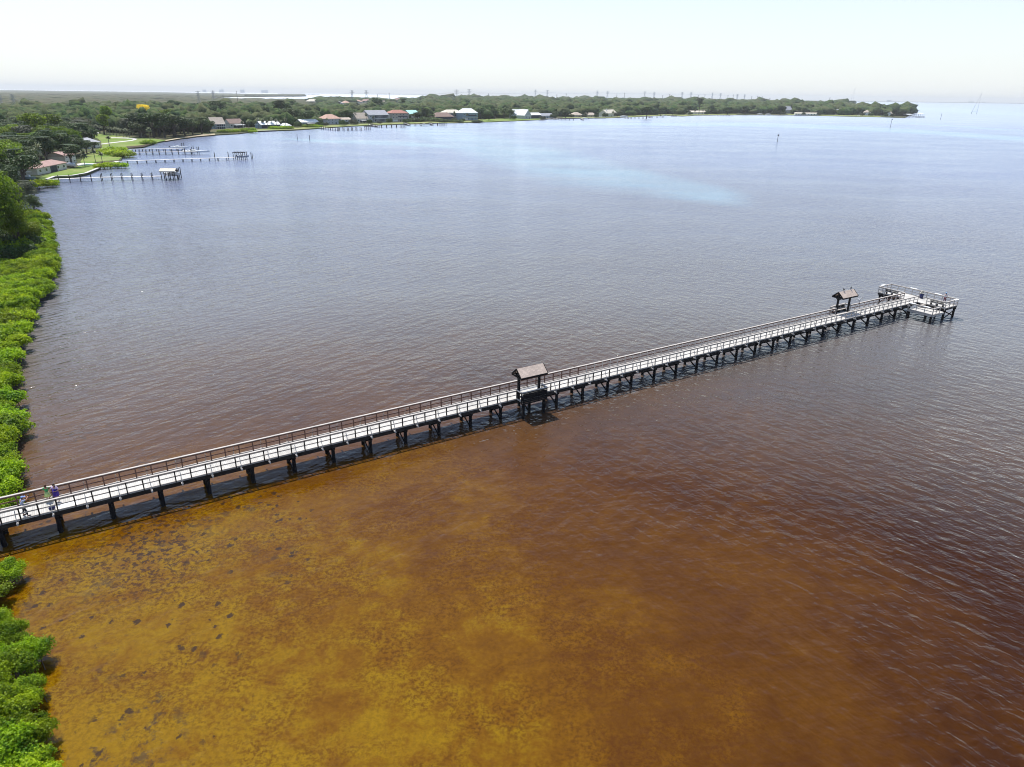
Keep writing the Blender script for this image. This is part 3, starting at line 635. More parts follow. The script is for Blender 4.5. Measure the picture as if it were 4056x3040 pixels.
    head_parts(t, hd, face, hair, style, cap)
    return t
def stand(**kw):
    J = dict(pel=(0, 0, .95), wst=(0, .01, 1.12), chs=(0, .0, 1.36), nck=(0, .01, 1.5), hd=(0, .04, 1.63),
             shL=(-.19, 0, 1.41), elL=(-.26, -.02, 1.13), wrL=(-.27, .08, .9), haL=(-.27, .12, .84), shR=(.19, 0, 1.41), elR=(.26, -.02, 1.13), wrR=(.27, .08, .9), haR=(.27, .12, .84),
             hpL=(-.10, 0, .9), knL=(-.11, .03, .5), anL=(-.12, -.02, .09), toL=(-.13, .14, .04), hpR=(.10, 0, .9), knR=(.11, .03, .5), anR=(.12, -.02, .09), toR=(.13, .14, .04))
    J.update(kw); return J
# local +y is where each person faces
pm = pw(1.35, .35, DK)
man = person('man in pale blue shirt, blue cap and dark trousers raising a camera', pm, PANG-rad(70), stand(
    chs=(0, .06, 1.34), nck=(0, .10, 1.48), hd=(0, .15, 1.60), shL=(-.19, .06, 1.39), elL=(-.27, .28, 1.33), wrL=(-.10, .42, 1.52), haL=(-.06, .45, 1.56), shR=(.19, .06, 1.39), elR=(.26, .32, 1.46), wrR=(.10, .50, 1.58), haR=(.05, .52, 1.60),
    hpL=(-.11, 0, .9), knL=(-.17, .06, .5), anL=(-.21, -.03, .09), toL=(-.23, .13, .04), knR=(.15, .12, .5), anR=(.2, .14, .09), toR=(.22, .3, .04)),
    cloth('pale_blue_cotton', (0.33, 0.38, 0.52)), legs=cloth('charcoal_cotton', (0.018, 0.02, 0.03)), cap=cloth('blue_cap', (0.22, 0.32, 0.6)), shoes=cloth('black_shoe', (0.02, 0.02, 0.03)))
t = thing('camera', 'small dark camera held by the man in the blue cap', 'camera', pm+Matrix.Rotation(PANG-rad(70), 3, 'Z') @ Vector((0, .53, 1.62)), PANG-rad(70))
bm = B(); box(bm, (0, 0, 0), (.14, .07, .09)); mk('body', bm, HAIR, t); bm = B(); cyl(bm, (0, .03, 0), (0, .12, 0), .035, .04, 12); mk('lens', bm, HAIR, t)
person('child in green top and pale yellow-green skirt at the far railing', pw(2.95, 1.95, DK), PANG+rad(-20), stand(elR=(.2, .26, 1.2), wrR=(.12, .45, 1.15), haR=(.1, .5, 1.15)),
       cloth('green_cotton', (0.05, 0.32, 0.10)), skirt=(cloth('lime_cotton', (0.5, 0.62, 0.22)), .55, 1.0, .15, .27), style='long', sc=.86, hair=simple('brown_hair', (0.09, 0.04, 0.02)))
person('bare-legged woman in a dark purple dress with pale sleeves', pw(3.55, 1.45, DK), PANG+rad(150), stand(elL=(-.32, .02, 1.15), wrL=(-.14, .2, 1.12), haL=(-.08, .22, 1.13), elR=(.36, -.02, 1.16), wrR=(.3, .1, .93), haR=(.29, .13, .87)),
       cloth('lilac_cotton', (0.55, 0.42, 0.62)), skirt=(cloth('purple_cotton', (0.045, 0.02, 0.22)), .62, 1.28, .19, .24), style='long', sc=.95)
person('angler in bright blue cap and white shirt at the T head', pw(127.55, -2.6, DK), PANG+rad(-80), stand(elR=(.24, .25, 1.25), wrR=(.1, .45, 1.2), haR=(.08, .5, 1.2), elL=(-.24, .25, 1.2), wrL=(-.1, .42, 1.12), haL=(-.08, .47, 1.12)),
       cloth('white_cotton', (0.6, 0.58, 0.6)), legs=cloth('maroon_cotton', (0.12, 0.05, 0.07)), cap=cloth('sky_blue_cap', (0.08, 0.36, 0.8)))
# things left on the deck
t = thing('backpack', 'dark navy backpack lying against the near railing', 'backpack', pw(3.15, .33, DK), PANG+.3)
bm = B(); bmesh.ops.create_icosphere(bm, subdivisions=3, radius=1, matrix=Matrix.Translation((0, 0, .18)) @ Matrix.Diagonal((.24, .18, .2, 1))); mk('bag_body', bm, cloth('navy_nylon', (0.03, 0.03, 0.1)), t, smooth=True)
bm = B(); box(bm, (.1, .17, .16), (.2, .06, .18)); mk('pocket', bm, cloth('navy_nylon_2', (0.04, 0.04, 0.13)), t)
t = tag(mk('blanket', (lambda b: (bmesh.ops.create_grid(b, x_segments=24, y_segments=14, size=.5), [setattr(v, 'co', Vector((v.co.x*1.5, v.co.y*.9, .035+.05*max(0, math.sin(v.co.x*19+v.co.y*7)*math.cos(v.co.y*15-v.co.x*4))+.02*math.sin(v.co.x*40)))) for v in b.verts], b)[-1])(B()), simple('white_sheet', (.8, .8, .8), .8, .05)), 'crumpled white cloth spread on the deck beside the backpack', 'cloth')
t.location = pw(4.2, .45, DK+.01); t.rotation_euler = (0, 0, PANG)

def bird(name, label, loc, rz, body, headc, sc=1.0, group=None, bill=(0.6, 0.45, 0.2)):
    t = thing(name, label, 'bird', loc, rz, group); t.scale = (sc,)*3
    skinned('body', [(0, -.20, .42), (0, 0, .48), (0, .14, .60), (0, .17, .80), (0, .18, .93), (0, .24, .95)], [(0, 1), (1, 2), (2, 3), (3, 4), (4, 5)], [.06, .15, .12, .05, .065, .045], body, t, 1)
    bm = B(); bmesh.ops.create_icosphere(bm, subdivisions=2, radius=.075, matrix=Matrix.Translation((0, .19, .94)) @ Matrix.Diagonal((.95, 1.2, 1, 1))); mk('head', bm, headc, t, smooth=True)
    bm = B(); bar(bm, (0, .26, .94), (0, .42, .74), .035, .045); mk('bill', bm, simple('bill', bill), t)
    bm = B()
    for sg in (-1, 1): bmesh.ops.create_icosphere(bm, subdivisions=2, radius=1, matrix=Matrix.Translation((sg*.13, -.08, .46)) @ Matrix.Rotation(rad(-35), 4, 'X') @ Matrix.Diagonal((.04, .28, .13, 1)))
    mk('wings', bm, body, t, smooth=True)
    bm = B(); box(bm, (0, -.34, .33), (.12, .24, .03), rx=rad(30)); mk('tail', bm, body, t)
    for sg in (-1, 1):
        bm = B(); bar(bm, (sg*.06, 0, .38), (sg*.06, .02, 0), .025, .025); box(bm, (sg*.06, .05, .01), (.07, .12, .02)); mk('leg', bm, simple('bird_leg', (.1, .09, .08)), t)
bird('pelican', 'white-headed pelican perched on the far handrail beside the shelter', pw(111.6, WD+.03, DK+RH+.02), PANG+rad(200), simple('grey_feather', (0.5, 0.5, 0.52)), simple('white_feather', (0.85, 0.85, 0.82)), .95)
for i, (s, lb) in enumerate(((106.9, 'dark bird on the ridge of the far shelter, the left of two'), (108.7, 'dark bird on the ridge of the far shelter, the right of two'))):
    bird('blackbird', lb, pw(s, WD+.06, 5.58), PANG+rad(90+60*i), simple('black_feather', (0.02, 0.02, 0.025)), simple('black_feather', (0.02, 0.02, 0.025)), .5, 'dark birds on the shelter roof', (0.03, 0.03, 0.03))

# ------------------------------------------------------------------ land
FRONT = [(-400, 3040), (-140, 2700), (-120, 2300), (-160, 2150), (-190, 2000), (-150, 1850), (-140, 1600), (-60, 1350), (20, 1180), (70, 1080), (80, 950), (75, 850), (85, 780), (120, 745), (150, 722), (185, 712), (216, 703), (283, 700), (340, 690), (393, 668), (392, 655), (444, 646), (480, 634), (488, 615), (500, 588), (570, 582), (617, 566), (665, 556), (712, 549), (782, 540), (853, 534), (947, 529), (1017, 520),
         (1094, 517), (1153, 516), (1266, 508), (1299, 505), (1386, 500), (1501, 495), (1619, 491), (1776, 487), (1890, 484.6), (2040, 479), (2135, 475), (2191, 469), (2300, 468), (2417, 467), (2517, 463), (2635, 458), (2705, 461), (2752, 457.5), (2917, 456), (3135, 457), (3252, 459), (3370, 462), (3489, 464), (3584, 467.5), (3600, 458)]
BACK = [(3592, 447), (3450, 440), (3300, 428), (3000, 412), (2500, 406), (2000, 402), (1500, 400), (1260, 397), (1030, 394), (826, 391), (822, 387), (1000, 385), (1120, 383), (1194, 381.5), (1200, 378.5), (1100, 375), (900, 370), (600, 365), (0, 357), (-900, 346), (-1500, 350), (-1500, 700), (-1800, 1500), (-2500, 3040)]
land_xy = pxpoly(FRONT+BACK, .7)
bm = B(); slab(bm, land_xy, -2.0, .7); ground = struct('ground', bm, 'ground'); ground['label'] = 'low wooded land around the bay'
def sheet(name, pts, mat, z, label, z0=None, par=None):
    bm = B(); slab(bm, pxpoly(pts, z), z0, z); o = struct(name, bm, mat); o['label'] = label; return o
sheet('lawn', [(152, 715), (158, 703), (210, 686), (266, 672), (300, 664), (330, 650), (385, 655), (390, 664), (340, 687), (283, 697), (216, 701), (187, 710)], 'lawn', .74, 'sunny lawn between the ranch house and the seawall')
sheet('lawn', [(305, 648), (330, 612), (372, 596), (420, 590), (500, 589), (565, 580), (610, 566), (655, 557), (600, 548), (520, 545), (440, 536), (392, 531), (345, 527), (338, 541), (385, 548), (400, 560), (405, 585), (330, 615)], 'lawn', .73, 'open green park lawn beside the cove')
sheet('lawn', [(400, 640), (330, 655), (318, 640), (340, 615), (420, 592), (480, 590), (490, 615), (470, 634)], 'lawn', .76, 'rough green bank behind the mangroves by the docks')
sheet('path', [(398, 573), (400, 570), (450, 564), (520, 556), (530, 552), (500, 549), (440, 547), (440, 545), (505, 546), (545, 551), (535, 556), (520, 559), (450, 567)], 'concrete', .80, 'pale path curving over the park lawn')
sheet('driveway', [(345, 528), (390, 524), (392, 529), (375, 534), (362, 531)], 'concrete', .78, 'pale driveway at the edge of the park')
sheet('beach', [(650, 560), (712, 549.5), (782, 540.5), (853, 534.5), (850, 530), (800, 533), (780, 537), (712, 546), (660, 555)], 'sand', .77, 'narrow sandy beach under the oaks')
sheet('bank', [(500, 587.5), (570, 581.5), (617, 565.6), (590, 571), (560, 576), (500, 581)], 'mud', .79, 'rocky waterline of the park lawn')
sheet('lawn', [(1010, 521), (1094, 516.5), (1266, 507.5), (1386, 499.5), (1501, 494.5), (1619, 490.5), (1776, 486.5), (1890, 484.2), (1890, 480), (1700, 483), (1500, 489), (1300, 498), (1100, 510), (1000, 514)], 'lawn_dry', .75, 'waterfront yards of the houses on the left of the far shore')
sheet('lawn', [(1895, 484), (2040, 478.5), (2135, 474.5), (2150, 471), (2040, 468), (1895, 474)], 'lawn', .75, 'open lawn left of the white roofed house')
sheet('lawn', [(2230, 468), (2417, 466.5), (2640, 457.5), (2710, 460), (2752, 457), (2917, 455.5), (2917, 451), (2750, 452.5), (2600, 455), (2417, 463), (2230, 465)], 'lawn_dry', .75, 'grassy waterfront strip in the middle of the far shore')
sheet('lawn', [(3120, 456.5), (3252, 458.5), (3370, 461.5), (3489, 463.5), (3489, 460), (3252, 455), (3120, 453.5)], 'lawn_dry', .75, 'grassy waterfront strip towards the point')
# far low coasts and the marsh behind
for nm, pts, lb in (('coast', [(1100, 374), (1200, 375), (1268, 375.5), (1200, 373), (1100, 372.5)], 'far hazy coast on the left horizon'),
                    ('coast', [(3100, 399.5), (3500, 404), (4056, 411.5), (4300, 415), (4300, 412.5), (4056, 410), (3500, 403), (3100, 398.8)], 'far hazy coast on the right horizon'),
                    ('island', [(3450, 434), (3597, 436), (3600, 431), (3500, 427), (3430, 424)], 'low mangrove spit beyond the point')):
    bm = B(); slab(bm, pxpoly(pts, 0), -1, 4 if nm == 'coast' else 1); o = struct(nm, bm, 'canopy_marsh'); o['label'] = lb

# ------------------------------------------------------------------ houses
HOUSE_PX = []
def house(label, x0, y0, x1, y1, ye, yr, wall='tanwall', roof='r_grey', kind='hip', depth=None, storeys=1, win=3, extra=None, over=.5, cat='house', group=None):
    """front wall from pixel (x0,y0) to (x1,y1) on the ground; ye, yr eave and ridge rows at the front centre"""
    A = unp(x0, y0, .7); Bp = unp(x1, y1, .7); mid = (A+Bp)/2; k = ppm(mid)*math.cos(PITCH)*1.0
    yc = (y0+y1)/2
    def hz(row, back=0.0):
        lo, hi = 0.0, 60.0
        for _ in range(30):
            m = (lo+hi)/2
            if proj((mid.x, mid.y+back, .7+m))[1] > row: lo = m
            else: hi = m
        return lo
    d = (Bp-A); L = d.length; ang = math.atan2(d.y, d.x); D = depth or max(7, min(14, L*.62))
    H = hz(ye, 0); HR = max(hz(yr, D*.5), H+.6)
    t = thing('house' if cat == 'house' else cat.replace(' ', '_'), label, cat, mid, ang, group)
    HOUSE_PX.append((min(x0, x1), max(x0, x1), min(y0, y1), label, (mid.x, mid.y), L/2+D*.3+3, D, ang))
    bm = B(); box(bm, (0, D/2, H/2-.3), (L, D, H+.6)); mk('wall', bm, wall, t)
    bm = B(); o = over; x, y, yb = L/2+o, -o, D+o
    th_ = .25
    if kind == 'hip':
        r = min(L, D)/2*.95; rx = max(x-r, .2)
        if L >= D: R1, R2 = (-rx, D/2, HR), (rx, D/2, HR)
        else: R1, R2 = (0, min(r, D/2)*.9, HR), (0, D-min(r, D/2)*.9, HR)
        c = [(-x, y, H), (x, y, H), (x, yb, H), (-x, yb, H)]
        if L >= D: fs = [(c[0], c[1], R2, R1), (c[1], c[2], R2), (c[2], c[3], R1, R2), (c[3], c[0], R1)]
        else: fs = [(c[0], c[1], R1), (c[1], c[2], R2, R1), (c[2], c[3], R2), (c[3], c[0], R1, R2)]
    elif kind == 'gable':      # ridge parallel to the front
        c = [(-x, y, H-.1), (x, y, H-.1), (x, yb, H-.1), (-x, yb, H-.1)]; R1, R2 = (-x, D/2, HR), (x, D/2, HR)
        fs = [(c[0], c[1], R2, R1), (c[2], c[3], R1, R2)]
        fs2 = [((-L/2+.03, 0, H), (-L/2+.03, D, H), (-L/2+.03, D/2, HR-.25)), ((L/2-.03, 0, H), (L/2-.03, D, H), (L/2-.03, D/2, HR-.25))]
    else:                      # 'front': gable end faces the water
        c = [(-x, y, H-.1), (x, y, H-.1), (x, yb, H-.1), (-x, yb, H-.1)]; R1, R2 = (0, y, HR), (0, yb, HR)
        fs = [(c[1], c[2], R2, R1), (c[3], c[0], R1, R2)]
        fs2 = [((-L/2, .03, H), (L/2, .03, H), (0, .03, HR-.3)), ((-L/2, D-.03, H), (L/2, D-.03, H), (0, D-.03, HR-.3))]
    for f in fs:
        poly(bm, f); poly(bm, [(p[0], p[1], p[2]-th_) for p in f][::-1])
    es = [(c[0], c[1]), (c[1], c[2]), (c[2], c[3]), (c[3], c[0])]
    for a_, b_ in es: poly(bm, [a_, b_, (b_[0], b_[1], b_[2]-th_), (a_[0], a_[1], a_[2]-th_)])
    rf = mk('roof', bm, roof, t)
    if kind != 'hip':
        bm = B(); [poly(bm, f) for f in fs2]; mk('gable_wall', bm, wall, t)
    # windows and door on the front, each storey
    sh_ = H/storeys; first = None
    for s in range(storeys):
        for i in range(win):
            xx = -L/2+L*(i+.5)/win; zz = s*sh_+sh_*.52; w_ = min(1.8, L/win*.5); h_ = min(1.5, sh_*.45)
            door = (s == 0 and i == win//2)
            bm = B()
            if door: box(bm, (xx, -.03, 1.0), (1.5, .1, 2.1)); mk('door', bm, 'screen', t); continue
            if first is None:
                for dx in (-w_/2, w_/2): box(bm, (dx, 0, 0), (.14, .16, h_+.14))
                for dz in (-h_/2, h_/2): box(bm, (0, 0, dz), (w_-.14, .16, .14))
                fr = mk('window', bm, 'white', t); bm = B(); box(bm, (0, .02, 0), (w_-.1, .1, h_-.1)); pn = mk('pane', bm, 'glass', fr); first = fr
                fr.location = (xx, -.02, zz)
            else:
                bm.free(); fr = first.copy(); COL.objects.link(fr); fr.parent = t; pn = first.children[0].copy(); COL.objects.link(pn); pn.parent = fr; fr.location = (xx, -.02, zz)
    if extra: extra(t, L, D, H, HR, sh_)
    return t
def ex_ranch(t, L, D, H, HR, sh):
    for x0, x1, nm in ((-1.6, .1, 'screen_door'), (.35, 3.9, 'patio_screen')):
        bm = B(); box(bm, ((x0+x1)/2, -.12, 1.15), (x1-x0, .14, 2.3)); mk(nm, bm, 'screen', t)
    bm = B(); box(bm, (-3.0, D*.55, H+1.5), (1.1, .9, 2.2)); ch = mk('chimney', bm, 'brick', t); bm = B(); cyl(bm, (-3, D*.55, H+2.6), (-3, D*.55, H+3.3), .42, .3, 12); mk('chimney_cap', bm, 'white', ch)
def ex_porch(t, L, D, H, HR, sh):
    bm = B(); n = max(3, int(L/2.2))
    storeys = max(1, round(H/sh))
    for s in range(storeys): box(bm, (L*.15, -1.1, (s+1)*sh-.1), (L*.7, 2.0, .2))
    o = mk('balcony', bm, 'white', t)
    for i in range(n):
        bm = B(); box(bm, (L*.15-L*.34+L*.68*i/(n-1), -2.0, H/2), (.22, .22, H)); mk('column', bm, 'white', t)
    bm = B(); 
    for s in range(storeys): box(bm, (L*.15, -.15, s*sh+sh*.45), (L*.66, .1, sh*.7))
    mk('porch_screen', bm, 'screen', t)
def ex_screen(t, L, D, H, HR, sh):
    bm = B(); box(bm, (0, -.15, H*.5), (L*.96, .12, H*.8)); mk('porch_screen', bm, 'screen', t)
def ex_awning(t, L, D, H, HR, sh):
    bm = B(); box(bm, (L*.1, -2.2, 2.6), (L*.7, 3.6, .14), rx=rad(4)); aw = mk('awning', bm, 'white', t)
    for x in (-.2, .4):
        bm = B(); box(bm, (L*x, -3.8, 1.3), (.14, .14, 2.6)); mk('awning_post', bm, 'white', t)
    bm = B(); box(bm, (L*.1, -.14, 1.2), (L*.66, .12, 2.0)); mk('porch_screen', bm, 'screen', t)
def ex_chimney(t, L, D, H, HR, sh):
    bm = B(); box(bm, (-L*.3, D*.3, HR*.5+.8), (1.3, 1.1, HR+1.4)); mk('chimney', bm, 'white', t)
def ex_band(t, L, D, H, HR, sh):
    bm = B(); box(bm, (0, -.5, H*.36), (L+1, 1.0, .35)); mk('balcony', bm, 'creamwall', t)
    bm = B(); box(bm, (L*.15, -.08, H*.62), (L*.55, .1, sh*.35)); mk('window_band', bm, 'screen', t)
    bm = B(); box(bm, (-L*.3, -.1, 1.3), (L*.3, .12, 2.2)); mk('garage_door', bm, 'white', t)

house('white ranch house with pinkish roof and brick chimney on the near lawn', 150, 695, 266, 670, 655, 637, 'creamwall', 'r_pink', 'hip', 8, 1, 5, ex_ranch)
house('white two-storey house half hidden behind the ranch house', 262, 652, 304, 645, 614, 598, 'creamwall', 'r_pink', 'gable', 9, 2, 3)
house('small grey-roofed house among trees beside the park lawn', 352, 590, 398, 584, 565, 545, 'creamwall', 'r_grey', 'hip', 9, 1, 3)
house('house with a steep tan roof and white porch behind the oaks', 842, 512, 893, 511, 492, 465, 'bluewall', 'r_tan', 'gable', 11, 2, 4, ex_porch)
house('low house with a brown-red roof and white awning', 912, 508, 966, 506, 489, 471, 'creamwall', 'r_brown', 'gable', 9, 1, 4, ex_awning)
house('white-roofed teal house behind a row of palms', 1036, 510, 1112, 508, 494, 480, 'bluewall', 'r_white', 'gable', 11, 1, 5, ex_screen)
house('low house with a small white pyramid canopy', 1124, 506, 1154, 505, 498, 488, 'bluewall', 'r_white', 'hip', 7, 1, 2)
house('blue-grey house with a white metal roof beside the salmon-roofed house', 1194, 500, 1262, 498, 484, 473, 'bluewall', 'r_white', 'gable', 9, 1, 5, ex_awning)
house('far salmon tile roof left of the big salmon-roofed house', 1256, 478, 1288, 477, 470, 459, 'creamwall', 'r_salmon', 'hip', 12, 1, 2)
house('grey-walled house under a big salmon hip roof', 1297, 494, 1352, 492, 471, 453, 'greywall', 'r_salmon', 'hip', 14, 2, 4)
house('pale house half hidden by oaks right of the salmon hip roof', 1354, 491, 1392, 490, 474, 466, 'greywall', 'r_tan', 'gable', 8, 2, 3)
house('tan-roofed house with a long white awning', 1414, 487, 1462, 486, 470, 447, 'creamwall', 'r_tan', 'gable', 12, 1, 4, ex_awning)
house('large grey gabled house with white two-level porches', 1462, 486, 1540, 484, 455, 437, 'greywall', 'r_grey', 'gable', 14, 2, 5, ex_porch)
house('three-storey tan house with a red hip roof', 1552, 483, 1620, 482, 449, 436, 'tanwall', 'r_red', 'hip', 15, 3, 5, ex_band)
house('house showing a bright turquoise metal roof above the bushes', 1622, 475, 1660, 474, 451, 437, 'creamwall', 'r_aqua', 'gable', 12, 2, 3)
house('low house with a brown hip roof and dark screened porch', 1726, 478, 1798, 477, 463, 446, 'tanwall', 'r_brown', 'hip', 14, 1, 5, ex_screen)
house('tan two-storey house with a cream roof beside a palm', 1766, 476, 1832, 475, 447, 435, 'creamwall', 'r_cream', 'hip', 13, 2, 4, ex_porch)
house('blue-grey house with a bright white metal gable roof', 1832, 477, 1892, 476, 448, 430, 'bluewall', 'r_white', 'hip', 13, 2, 4, ex_band)
house('white-roofed house, the left wing of the brightest roofs on the far shore', 2042, 468, 2092, 467, 451, 434, 'greywall', 'r_white', 'gable', 14, 1, 4)
house('white-roofed house, the middle wing of the brightest roofs on the far shore', 2078, 472, 2104, 471.5, 458, 434, 'greywall', 'r_white', 'front', 16, 1, 2)
house('white-roofed house, the right wing of the brightest roofs on the far shore', 2102, 471, 2142, 470.5, 456, 447, 'bluewall', 'r_white', 'gable', 10, 1, 4, ex_screen)
house('long low grey house right of the bright white roofs', 2144, 470, 2192, 469, 459, 449, 'greywall', 'r_grey', 'gable', 10, 1, 5)
house('low house with a tan roof left of centre on the far shore', 2270, 465, 2308, 465, 456, 445, 'tanwall', 'r_tan', 'hip', 14, 1, 4)
house('low house with a pale tan roof beside a docked boat', 2330, 464, 2358, 463.5, 456, 447, 'tanwall', 'r_tan', 'gable', 12, 1, 3)
house('beige house with a tall chimney at the water', 2402, 464, 2442, 462, 449, 435, 'creamwall', 'r_cream', 'gable', 14, 2, 3, ex_chimney)
house('white-roofed bungalow with a pale green wall', 2738, 454, 2798, 453.5, 445, 439, 'creamwall', 'r_cream', 'gable', 12, 1, 5)
house('house with a steep pale grey roof in the trees', 3108, 449, 3137, 449, 437, 422, 'creamwall', 'r_grey', 'gable', 16, 1, 2)
house('long white building at the seawall near the point', 3186, 457.5, 3242, 458, 450.5, 447, 'white', 'r_cream', 'gable', 8, 1, 5)
house('white low building left of the long white one', 3148, 456.5, 3180, 457, 450, 446, 'white', 'r_cream', 'gable', 8, 1, 3)
house('house with a brown roof behind the long white building', 3194, 453, 3224, 453, 447, 439, 'tanwall', 'r_brown', 'hip', 14, 1, 3)
house('pale roofed house hidden in trees towards the point', 3303, 453, 3328, 453, 443, 433, 'creamwall', 'r_grey', 'gable', 14, 1, 2)
house('white house with a tan roof close to the point', 3420, 457, 3446, 457.5, 446, 436, 'white', 'r_tan', 'hip', 14, 1, 2)
house('white gabled house nearest the tip of the point', 3512, 459, 3530, 459.5, 451, 443, 'white', 'r_tan', 'front', 12, 1, 2)
for x0, x1, yb, ye, yr, rf, lb in ((1228, 1268, 409, 402, 393, 'r_cream', 'cream roof at the left end of the distant roofs'), (1329, 1360, 414, 409, 401, 'r_grey', 'grey-tan roof among the distant salmon roofs'), (1366, 1390, 414, 408, 400, 'r_salmon', 'distant salmon roof left of the first pylon'),
                               (1404, 1438, 410, 404, 396, 'r_salmon', 'distant salmon roof between the pylons'), (1443, 1474, 407, 401, 394, 'r_pink', 'distant pinkish roof right of the second pylon'), (1517, 1542, 413, 407, 400, 'r_tan', 'distant tan roof right of the big round oak'), (1568, 1596, 403, 398, 390, 'r_pink', 'highest of the distant pinkish roofs'), (1623, 1640, 408, 403, 399, 'r_cream', 'small distant cream roof'), (1786, 1810, 408, 404, 400, 'r_cream', 'small distant white roof under a pylon')):
    house(lb, x0, yb, x1, yb, ye, yr, 'creamwall', rf, 'hip', 22, 1, 2)
# pool terrace beside the ranch
bm = B(); slab(bm, pxpoly([(303, 650), (330, 646), (380, 648), (392, 652), (392, 656), (380, 653), (340, 653), (310, 656)], 1.1), .7, 1.1); struct('terrace', bm, 'concrete')['label'] = 'white rim of the pool terrace'
bm = B(); slab(bm, pxpoly([(318, 652), (340, 649.5), (376, 650.5), (378, 652), (342, 652.5)], 1.14), None, 1.14); struct('pool_water', bm, 'pool')['label'] = 'green pool water by the ranch house'
# seawalls
def wallrun(name, label, pts, h, th, mat, cat='wall', z0=-1.0):
    bm = B(); P = [unp(x, y, .7) for x, y in pts]
    for a_, b_ in zip(P, P[1:]):
        bar(bm, Vector((a_.x, a_.y, (z0+h)/2)), Vector((b_.x, b_.y, (z0+h)/2)), th, h-z0)
    t = thing(name, label, cat, (0, 0, 0)); mk('wall', bm, mat, t)
    bm = B()
    for a_, b_ in zip(P, P[1:]): bar(bm, Vector((a_.x, a_.y, h+.06)), Vector((b_.x, b_.y, h+.06)), th+.9, .12)
    mk('cap', bm, 'concrete', t)
wallrun('seawall', 'dark seawall with a pale cap along the near lawn', [(186, 712), (216, 701), (283, 698), (340, 688), (394, 666), (390, 655)], .85, .3, 'dark_wood')
wallrun('seawall', 'dark seawall below the palms on the far shore', [(1010, 521), (1094, 517.5)], .9, .5, 'dark_wood')
wallrun('seawall', 'low dark seawall in front of the white-roofed houses', [(2135, 475.5), (2191, 470), (2300, 469), (2400, 468)], .9, .6, 'dark_wood')
wallrun('seawall', 'pale seawall below the long white building', [(3146, 458.3), (3190, 459)], 2.0, 1.0, 'creamwall')

# ------------------------------------------------------------------ docks and boats
def dock(label, pts, n, zt=1.35, w=2.1, post=1.3, deckmat='plank_small', pr=.13, group='private docks'):
    P = [unp(x, y, zt) for x, y in pts]; t = thing('dock', label, 'dock', (P[0].x, P[0].y, 0), 0, group); O = Vector((P[0].x, P[0].y, 0))
    bm = B(); tot = sum((b-a).length for a, b in zip(P, P[1:]))
    for a, b in zip(P, P[1:]): bar(bm, a-O-Vector((0, 0, .08)), b-O-Vector((0, 0, .08)), w, .16)
    mk('deck', bm, deckmat, t)
    bm = B(); cyl(bm, (0, 0, -2), (0, 0, zt+post), pr, pr, 8); p0 = mk('pile', bm, 'pile', t, smooth=True); first = True
    for i in range(1, n):
        s = tot*i/n; 
        for a, b in zip(P, P[1:]):
            L = (b-a).length
            if s <= L: break
            s -= L
        d = (b-a).normalized(); c = a+d*s; nn = Vector((-d.y, d.x, 0))
        for sg in (-1, 1):
            o = p0 if first else p0.copy()
            if not first: COL.objects.link(o); o.parent = t
            first = False; q = c+nn*sg*(w/2+.05)-O; o.location = (q.x, q.y, 0)
    return t
def piles(label, pts, h, r=.16, group='mooring piles'):
    for i, (x, y) in enumerate(pts):
        bm = B(); p = unp(x, y, 0); cyl(bm, (0, 0, -2), (0, 0, h), r, r*.9, 8); o = mk('mooring_pile', bm, 'pile', smooth=True); o.location = p; tag(o, label[i] if isinstance(label, list) else label, 'pile', group)
D1 = dock('nearest private dock with dark paired piles leading to a boat lift', [(190, 712), (216, 710), (400, 702.5), (641, 698)], 11)
D2 = dock('longest private dock ending in an open boathouse frame', [(444, 646), (466, 640), (500, 638), (759, 629), (930, 624)], 15, post=-.1)
D3 = dock('third dock in the cove with tall piles and a white boat', [(500, 604), (782, 601.5)], 11, post=1.4)
D4 = dock('farthest dock in the cove ending at a low boat lift', [(480, 592), (600, 590.5), (726, 588)], 9, post=-.1)
def canopy_lift(label, x0, x1, yb, zt, depth, roofmat, closed=False, zd=1.3):
    A = unp(x0, yb, 0); Bq = unp(x1, yb, 0); d = Bq-A; L = d.length; c = (A+Bq)/2; t = thing('boathouse', label, 'boathouse', c, math.atan2(d.y, d.x), 'boathouses')
    bm = B()
    if roofmat == 'frame':
        for y in (0, depth): box(bm, (0, y, zt), (L+.6, .2, .25))
        for i in range(5): box(bm, (-L/2+L*i/4, depth/2, zt+.16), (.15, depth+.4, .12))
    else:
        for sg, y in ((1, 0), (-1, depth)):
            v = [bm.verts.new(p) for p in ((-L/2-.5, y-sg*.5, zt), (L/2+.5, y-sg*.5, zt), (L/2+.5, depth/2, zt+.9), (-L/2-.5, depth/2, zt+.9))]; bm.faces.new(v)
            v = [bm.verts.new(p) for p in ((-L/2-.5, y-sg*.5, zt), (L/2+.5, y-sg*.5, zt), (L/2+.5, y-sg*.5, zt-.35), (-L/2-.5, y-sg*.5, zt-.35))]; bm.faces.new(v)
    mk('roof', bm, 'dark_wood' if roofmat == 'frame' else roofmat, t)
    for x in (-L/2, -L/6, L/6, L/2):
        for y in (0, depth):
            bm = B(); cyl(bm, (0, 0, -2), (0, 0, zt), .16, .15, 8); o = mk('post', bm, 'pile', t, smooth=True); o.location = (x, y, 0)
    bm = B(); box(bm, (0, depth+.9, zd), (L, 1.4, .16)); mk('walkway', bm, 'plank_small', t)
    return t
